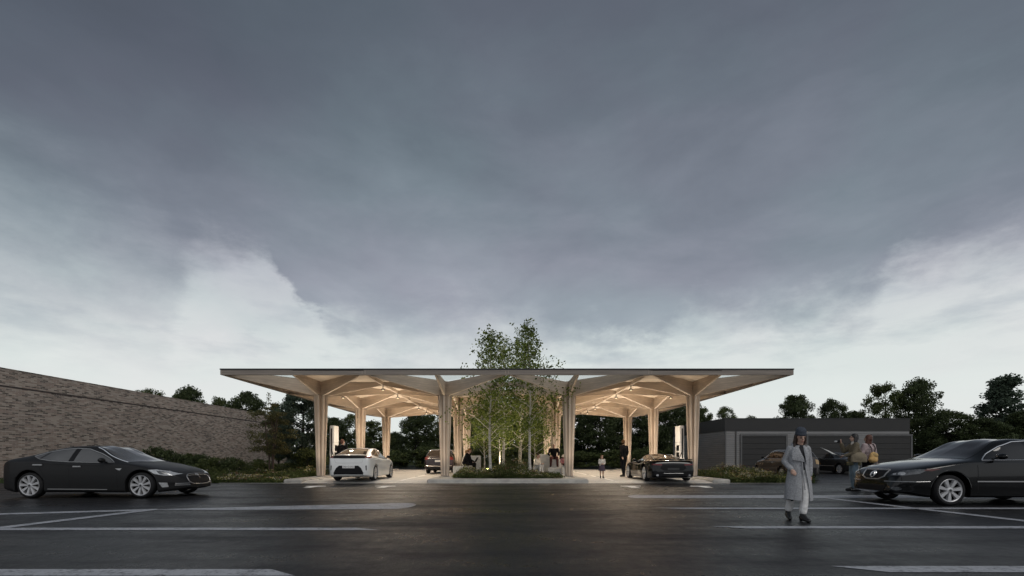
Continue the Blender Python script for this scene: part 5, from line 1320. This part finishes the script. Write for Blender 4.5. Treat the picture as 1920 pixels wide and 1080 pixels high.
def laptop_man():
    Y = 25.05; X = (874-VX)/F*Y
    m = Person('fair-haired man in black bent over a laptop on the low white block', (X, Y, .17), R(78), 1.06, sit(.44, .10), (0, -1, -.45))
    m.hair(cloth('ginger_hair', (.20, .10, .045)), 0, 1.0); m.top(C_black, 'jacket', .035, .0, 1.0, .01); m.trousers(C_black, .024); m.shoes(C_leather)
    l = m.held(empty('laptop', 'dark open laptop on the knees of the man in black', 'laptop'))
    obj('keyboard', MB().bbox((0, -.38, .635), (.34, .24, .018), .01), M['plastic'], l)
    sc_ = MB().bbox((0, 0, .12), (.34, .012, .24), .006).xf(Matrix.Translation((0, -.50, .645)) @ Matrix.Rotation(R(28), 4, 'X')); obj('lid', sc_, M['plastic'], l)
laptop_man()
def white_person():
    Y = 25.7; X = (872-VX)/F*Y
    m = Person('person in white sitting just behind the man with the laptop', (X, Y, .17), R(110), 1.0, sit(.44, .05), (0, -1, -.3))
    m.hair(M['hair_fair'], 0, 1.02); m.top(C_cream, 'shirt', .028, .0, 1.0); m.trousers(C_white, .02); m.shoes(C_leather)
white_person()
# 9. older man on the high block, 10. boy in white, 11. toddler
def older_man():
    Y = 25.25; X = (1038.5-VX)/F*Y
    h = .80; P = sit(h, -.02, .40, .17, .40); P.update(hL=(.20, -.28, h+.22), hR=(-.20, -.28, h+.22), eL=(.29, .02, h+.30), eR=(-.29, .02, h+.30), sL=(.21, .05, h+.56), sR=(-.21, .05, h+.56))
    m = Person('grey-haired older man in black coat and maroon trousers sitting on the high block', (X, Y, .165), R(-4), 1.0, P, (0, -1, -.1))
    m.hair(M['hair_grey'], 0, .97); m.top(C_black, 'coat', .022, .0, 1.0, .01); m.trousers(C_maroon, .02); m.shoes(cloth('brown_shoe', (.05, .02, .018)))
older_man()
def boy():
    Y = 24.7; X = (1006-VX)/F*Y
    P = sit(.20, .06, .34, .10, .0); P.update(kL=(.10, -.30, .50), kR=(-.10, -.30, .50), tL=(.09, .03, .28), tR=(-.09, .03, .28), hL=(.12, -.34, .52), hR=(-.12, -.34, .52))
    m = Person('dark-haired boy in white crouching at the edge of the birch bed', (X, Y, .20), R(52), 1.0, P, (.2, -1, -.1), headk=1.05)
    m.hair(M['hair_brown'], 0, 1.0); m.top(C_cream, 'shirt', .024, .0, .75); m.trousers(C_white, .018, .9); m.shoes(C_cream)
boy()
def toddler():
    Y = 24.45; X = (1056.5-VX)/F*Y
    P = sit(.10, .02, .40, .12, .02); P.update(aL=(.14, -.62, .06), aR=(-.14, -.62, .06), fL=(.16, -.68, .14), fR=(-.16, -.68, .14), kL=(.14, -.36, .16), kR=(-.14, -.36, .16))
    m = Person('toddler in a pink top and pale hat sitting on the small slatted block', (X, Y, z0+.46), R(-8), .58, P, (-.2, -1, -.25), .02, 1.2, headk=1.35)
    m.top(C_pink, 'top', .03, .0, .9); m.trousers(C_maroon, .02); m.shoes(C_cream)
    hb = MB(); rings = []
    for r, z in [(.15, .03), (.105, .045), (.10, .09), (.07, .135), (.02, .15)]: rings.append([tuple(m.H(r*math.cos(a), .01+r*1.08*math.sin(a), z)) for a in np.linspace(0, 2*math.pi, 20, endpoint=False)])
    m.part('sun_hat', hb.loft(rings), C_cream, fused=False)
toddler()
# ------------------------------------------------------------------ sky
def el_az(px, py):
    u, v = (px-VX)/F, (HY-py)/F
    return math.atan2(u, 1), math.atan(v/math.hypot(u, 1))
W = bpy.data.worlds.new('World'); scene.world = W; W.use_nodes = True
nt = W.node_tree; nt.nodes.clear()
out = N(nt, 'ShaderNodeOutputWorld'); bg = N(nt, 'ShaderNodeBackground'); nt.links.new(bg.outputs[0], out.inputs[0])
tc = N(nt, 'ShaderNodeTexCoord'); nrm = N(nt, 'ShaderNodeVectorMath', operation='NORMALIZE'); nt.links.new(tc.outputs['Generated'], nrm.inputs[0])
dirv = nrm.outputs[0]
sp = N(nt, 'ShaderNodeSeparateXYZ'); nt.links.new(dirv, sp.inputs[0])
el = mathn(nt, 'ARCSINE', sp.outputs[2]); az = mathn(nt, 'ARCTAN2', sp.outputs[0], sp.outputs[1])
def vmap(scale, loc=(0, 0, 0)):
    mp = N(nt, 'ShaderNodeMapping'); mp.inputs['Scale'].default_value = scale; mp.inputs['Location'].default_value = loc
    nt.links.new(dirv, mp.inputs[0]); return mp.outputs[0]
SR = lambda r, g, b: tuple(((c/255+.055)/1.055)**2.4 for c in (r, g, b))
n_big = noise(nt, vmap((1.6, 1.6, 4.2), (.3, .1, .2)), 1.6, 5, .58, .3)
n_mid = noise(nt, vmap((2.2, 2.2, 4.6), (1.3, .7, .4)), 3.4, 6, .62, .2)
n_fin = noise(nt, vmap((1, 1, 1.7), (3.1, 2.7, .4)), 13, 6, .66)
c0 = lambda x: mathn(nt, 'SUBTRACT', x, .5)
# lower edge of the dark cloud deck, by bearing
edge = [(-1400, 480), (0, 478), (120, 512), (230, 545), (325, 545), (350, 505), (385, 470), (430, 474), (512, 478), (522, 512), (542, 540), (560, 575), (602, 606), (640, 618), (760, 622), (900, 612), (1040, 625), (1150, 640), (1240, 640), (1290, 606), (1420, 598), (1560, 580), (1640, 562), (1668, 512), (1720, 492), (1920, 462), (2800, 470)]
pts = []
for x, y in edge:
    a, e = el_az(x, y); pts.append(((a+1.3)/2.6, e))
eb = ramp(nt, mathn(nt, 'MULTIPLY_ADD', az, 1/2.6, .5), [(min(1, max(0, p)), e) for p, e in pts])
jag = mathn(nt, 'ADD', mathn(nt, 'MULTIPLY', c0(n_fin), .10), mathn(nt, 'MULTIPLY', c0(n_mid), .15))
dd = mathn(nt, 'ADD', mathn(nt, 'SUBTRACT', el, eb), jag)
# softness of that edge differs by bearing: crisp right of the bright break, soft far left
sft = [(x, q*1.35) for x, q in [(-1400, .16), (0, .16), (300, .12), (345, .06), (400, .06), (500, .03), (520, .013), (600, .016), (640, .05), (900, .075), (1150, .03), (1240, .025), (1300, .06), (1600, .045), (1660, .028), (1760, .05), (2800, .07)]]
sf = ramp(nt, mathn(nt, 'MULTIPLY_ADD', az, 1/2.6, .5), [(min(1, max(0, (math.atan2((x-VX)/F, 1)+1.3)/2.6)), s_) for x, s_ in sft])
mk = mathn(nt, 'MULTIPLY_ADD', mathn(nt, 'DIVIDE', dd, sf), .5, .5, clamp=True)
mk = mathn(nt, 'MULTIPLY', mathn(nt, 'MULTIPLY', mk, mk), mathn(nt, 'SUBTRACT', 3.0, mathn(nt, 'MULTIPLY', mk, 2.0)))
# colours by height
eln = mathn(nt, 'ADD', mathn(nt, 'MULTIPLY', el, mathn(nt, 'MULTIPLY_ADD', mathn(nt, 'MULTIPLY', az, az), .5, 1.0)), mathn(nt, 'MULTIPLY', c0(n_big), .34)); eln = mathn(nt, 'ADD', eln, mathn(nt, 'MULTIPLY', c0(n_mid), .10))
eln = mathn(nt, 'SUBTRACT', eln, mathn(nt, 'MULTIPLY', mathn(nt, 'MULTIPLY', az, .13), ramp(nt, el, [(.35, 0.0), (.65, 1.0)])))
deck = ramp(nt, eln, [(.20, SR(176, 182, 189)), (.30, SR(160, 167, 176)), (.40, SR(144, 151, 161)), (.50, SR(126, 135, 145)), (.62, SR(109, 118, 128)), (.75, SR(98, 105, 116)), (.92, SR(88, 95, 106)), (1.0, SR(84, 91, 101))])
elc = mathn(nt, 'ADD', el, mathn(nt, 'MULTIPLY', c0(n_big), .16)); elc = mathn(nt, 'ADD', elc, mathn(nt, 'MULTIPLY', c0(n_mid), .08))
clear = ramp(nt, elc, [(0, SR(234, 234, 230)), (.10, SR(232, 234, 231)), (.19, SR(225, 228, 226)), (.27, SR(206, 212, 213)), (.36, SR(188, 194, 199)), (.48, SR(170, 177, 184)), (.6, SR(160, 168, 176))])
# small grey wisps hanging under the deck
n_w = noise(nt, vmap((1.5, 1.5, 5.5), (5.2, 1.1, 2.3)), 4.2, 6, .6)
band = ramp(nt, el, [(.13, 0.0), (.22, 1.0), (.36, 1.0), (.46, 0.0)])
wm = mathn(nt, 'MULTIPLY', ramp(nt, n_w, [(.48, 0.0), (.66, .55)]), band)
clear = mix(nt, wm, clear, SR(178, 186, 193))
col = mix(nt, mk, clear, deck)
tint = mix(nt, ramp(nt, noise(nt, vmap((1, 1, 2), (7, 3, 1)), 2.2, 3), [(.4, 0.0), (.65, 1.0)]), SR(250, 255, 255), SR(255, 251, 255)); col = mix(nt, 1.0, col, tint, 'MULTIPLY')
# behind the camera and below the horizon
back = ramp(nt, mathn(nt, 'MULTIPLY_ADD', sp.outputs[1], .5, .5), [(.30, 1.0), (.5, 0.0)])
col = mix(nt, back, col, ramp(nt, el, [(0, SR(205, 208, 211)), (.5, SR(188, 193, 200)), (1.0, SR(130, 137, 146))]))
low = ramp(nt, mathn(nt, 'MULTIPLY_ADD', el, 10, .5), [(0, 1.0), (.5, 0.0)])
col = mix(nt, low, col, SR(90, 92, 92))
sky = N(nt, 'ShaderNodeTexSky', sky_type='NISHITA'); sky.sun_disc = False; sky.sun_elevation = R(48); sky.sun_rotation = R(150)
sky.dust_density = 3; skm = mix(nt, 1.0, sky.outputs[0], (.06, .06, .06), 'MULTIPLY')
col = mix(nt, .03, col, skm)
nt.links.new(col, bg.inputs[0]); bg.inputs[1].default_value = 1.0

sun = bpy.data.lights.new('sun', 'SUN'); sun.energy = .8; sun.angle = R(25); sun.color = (1, .96, .9)
so = bpy.data.objects.new('sun', sun); COL.objects.link(so)
e_, a_ = R(48), R(150)      # high and behind the viewer, through thick cloud
d = Vector((math.sin(a_)*math.cos(e_), math.cos(a_)*math.cos(e_), math.sin(e_)))
so.rotation_euler = d.to_track_quat('Z', 'Y').to_euler(); so.location = (10, -20, 30)

cd = bpy.data.cameras.new('camera'); cam = bpy.data.objects.new('camera', cd); COL.objects.link(cam)
cam.location = (0, 0, CAMH); cam.rotation_euler = (R(90), 0, 0)
cd.sensor_width = 36; cd.sensor_fit = 'HORIZONTAL'; cd.lens = 36*F/1920; cd.shift_x = (960-VX)/1920; cd.shift_y = (HY-540)/1920
cd.clip_start = .05; cd.clip_end = 4000; scene.camera = cam
vs = scene.view_settings; vs.view_transform = 'Standard'; vs.look = 'None'; vs.exposure = 0; vs.gamma = 1; vs.use_curve_mapping = False
cy_ = scene.cycles; cy_.max_bounces = 8; cy_.diffuse_bounces = 3; cy_.glossy_bounces = 3; cy_.transparent_max_bounces = 12; cy_.sample_clamp_indirect = 4
cy_.use_denoising = True
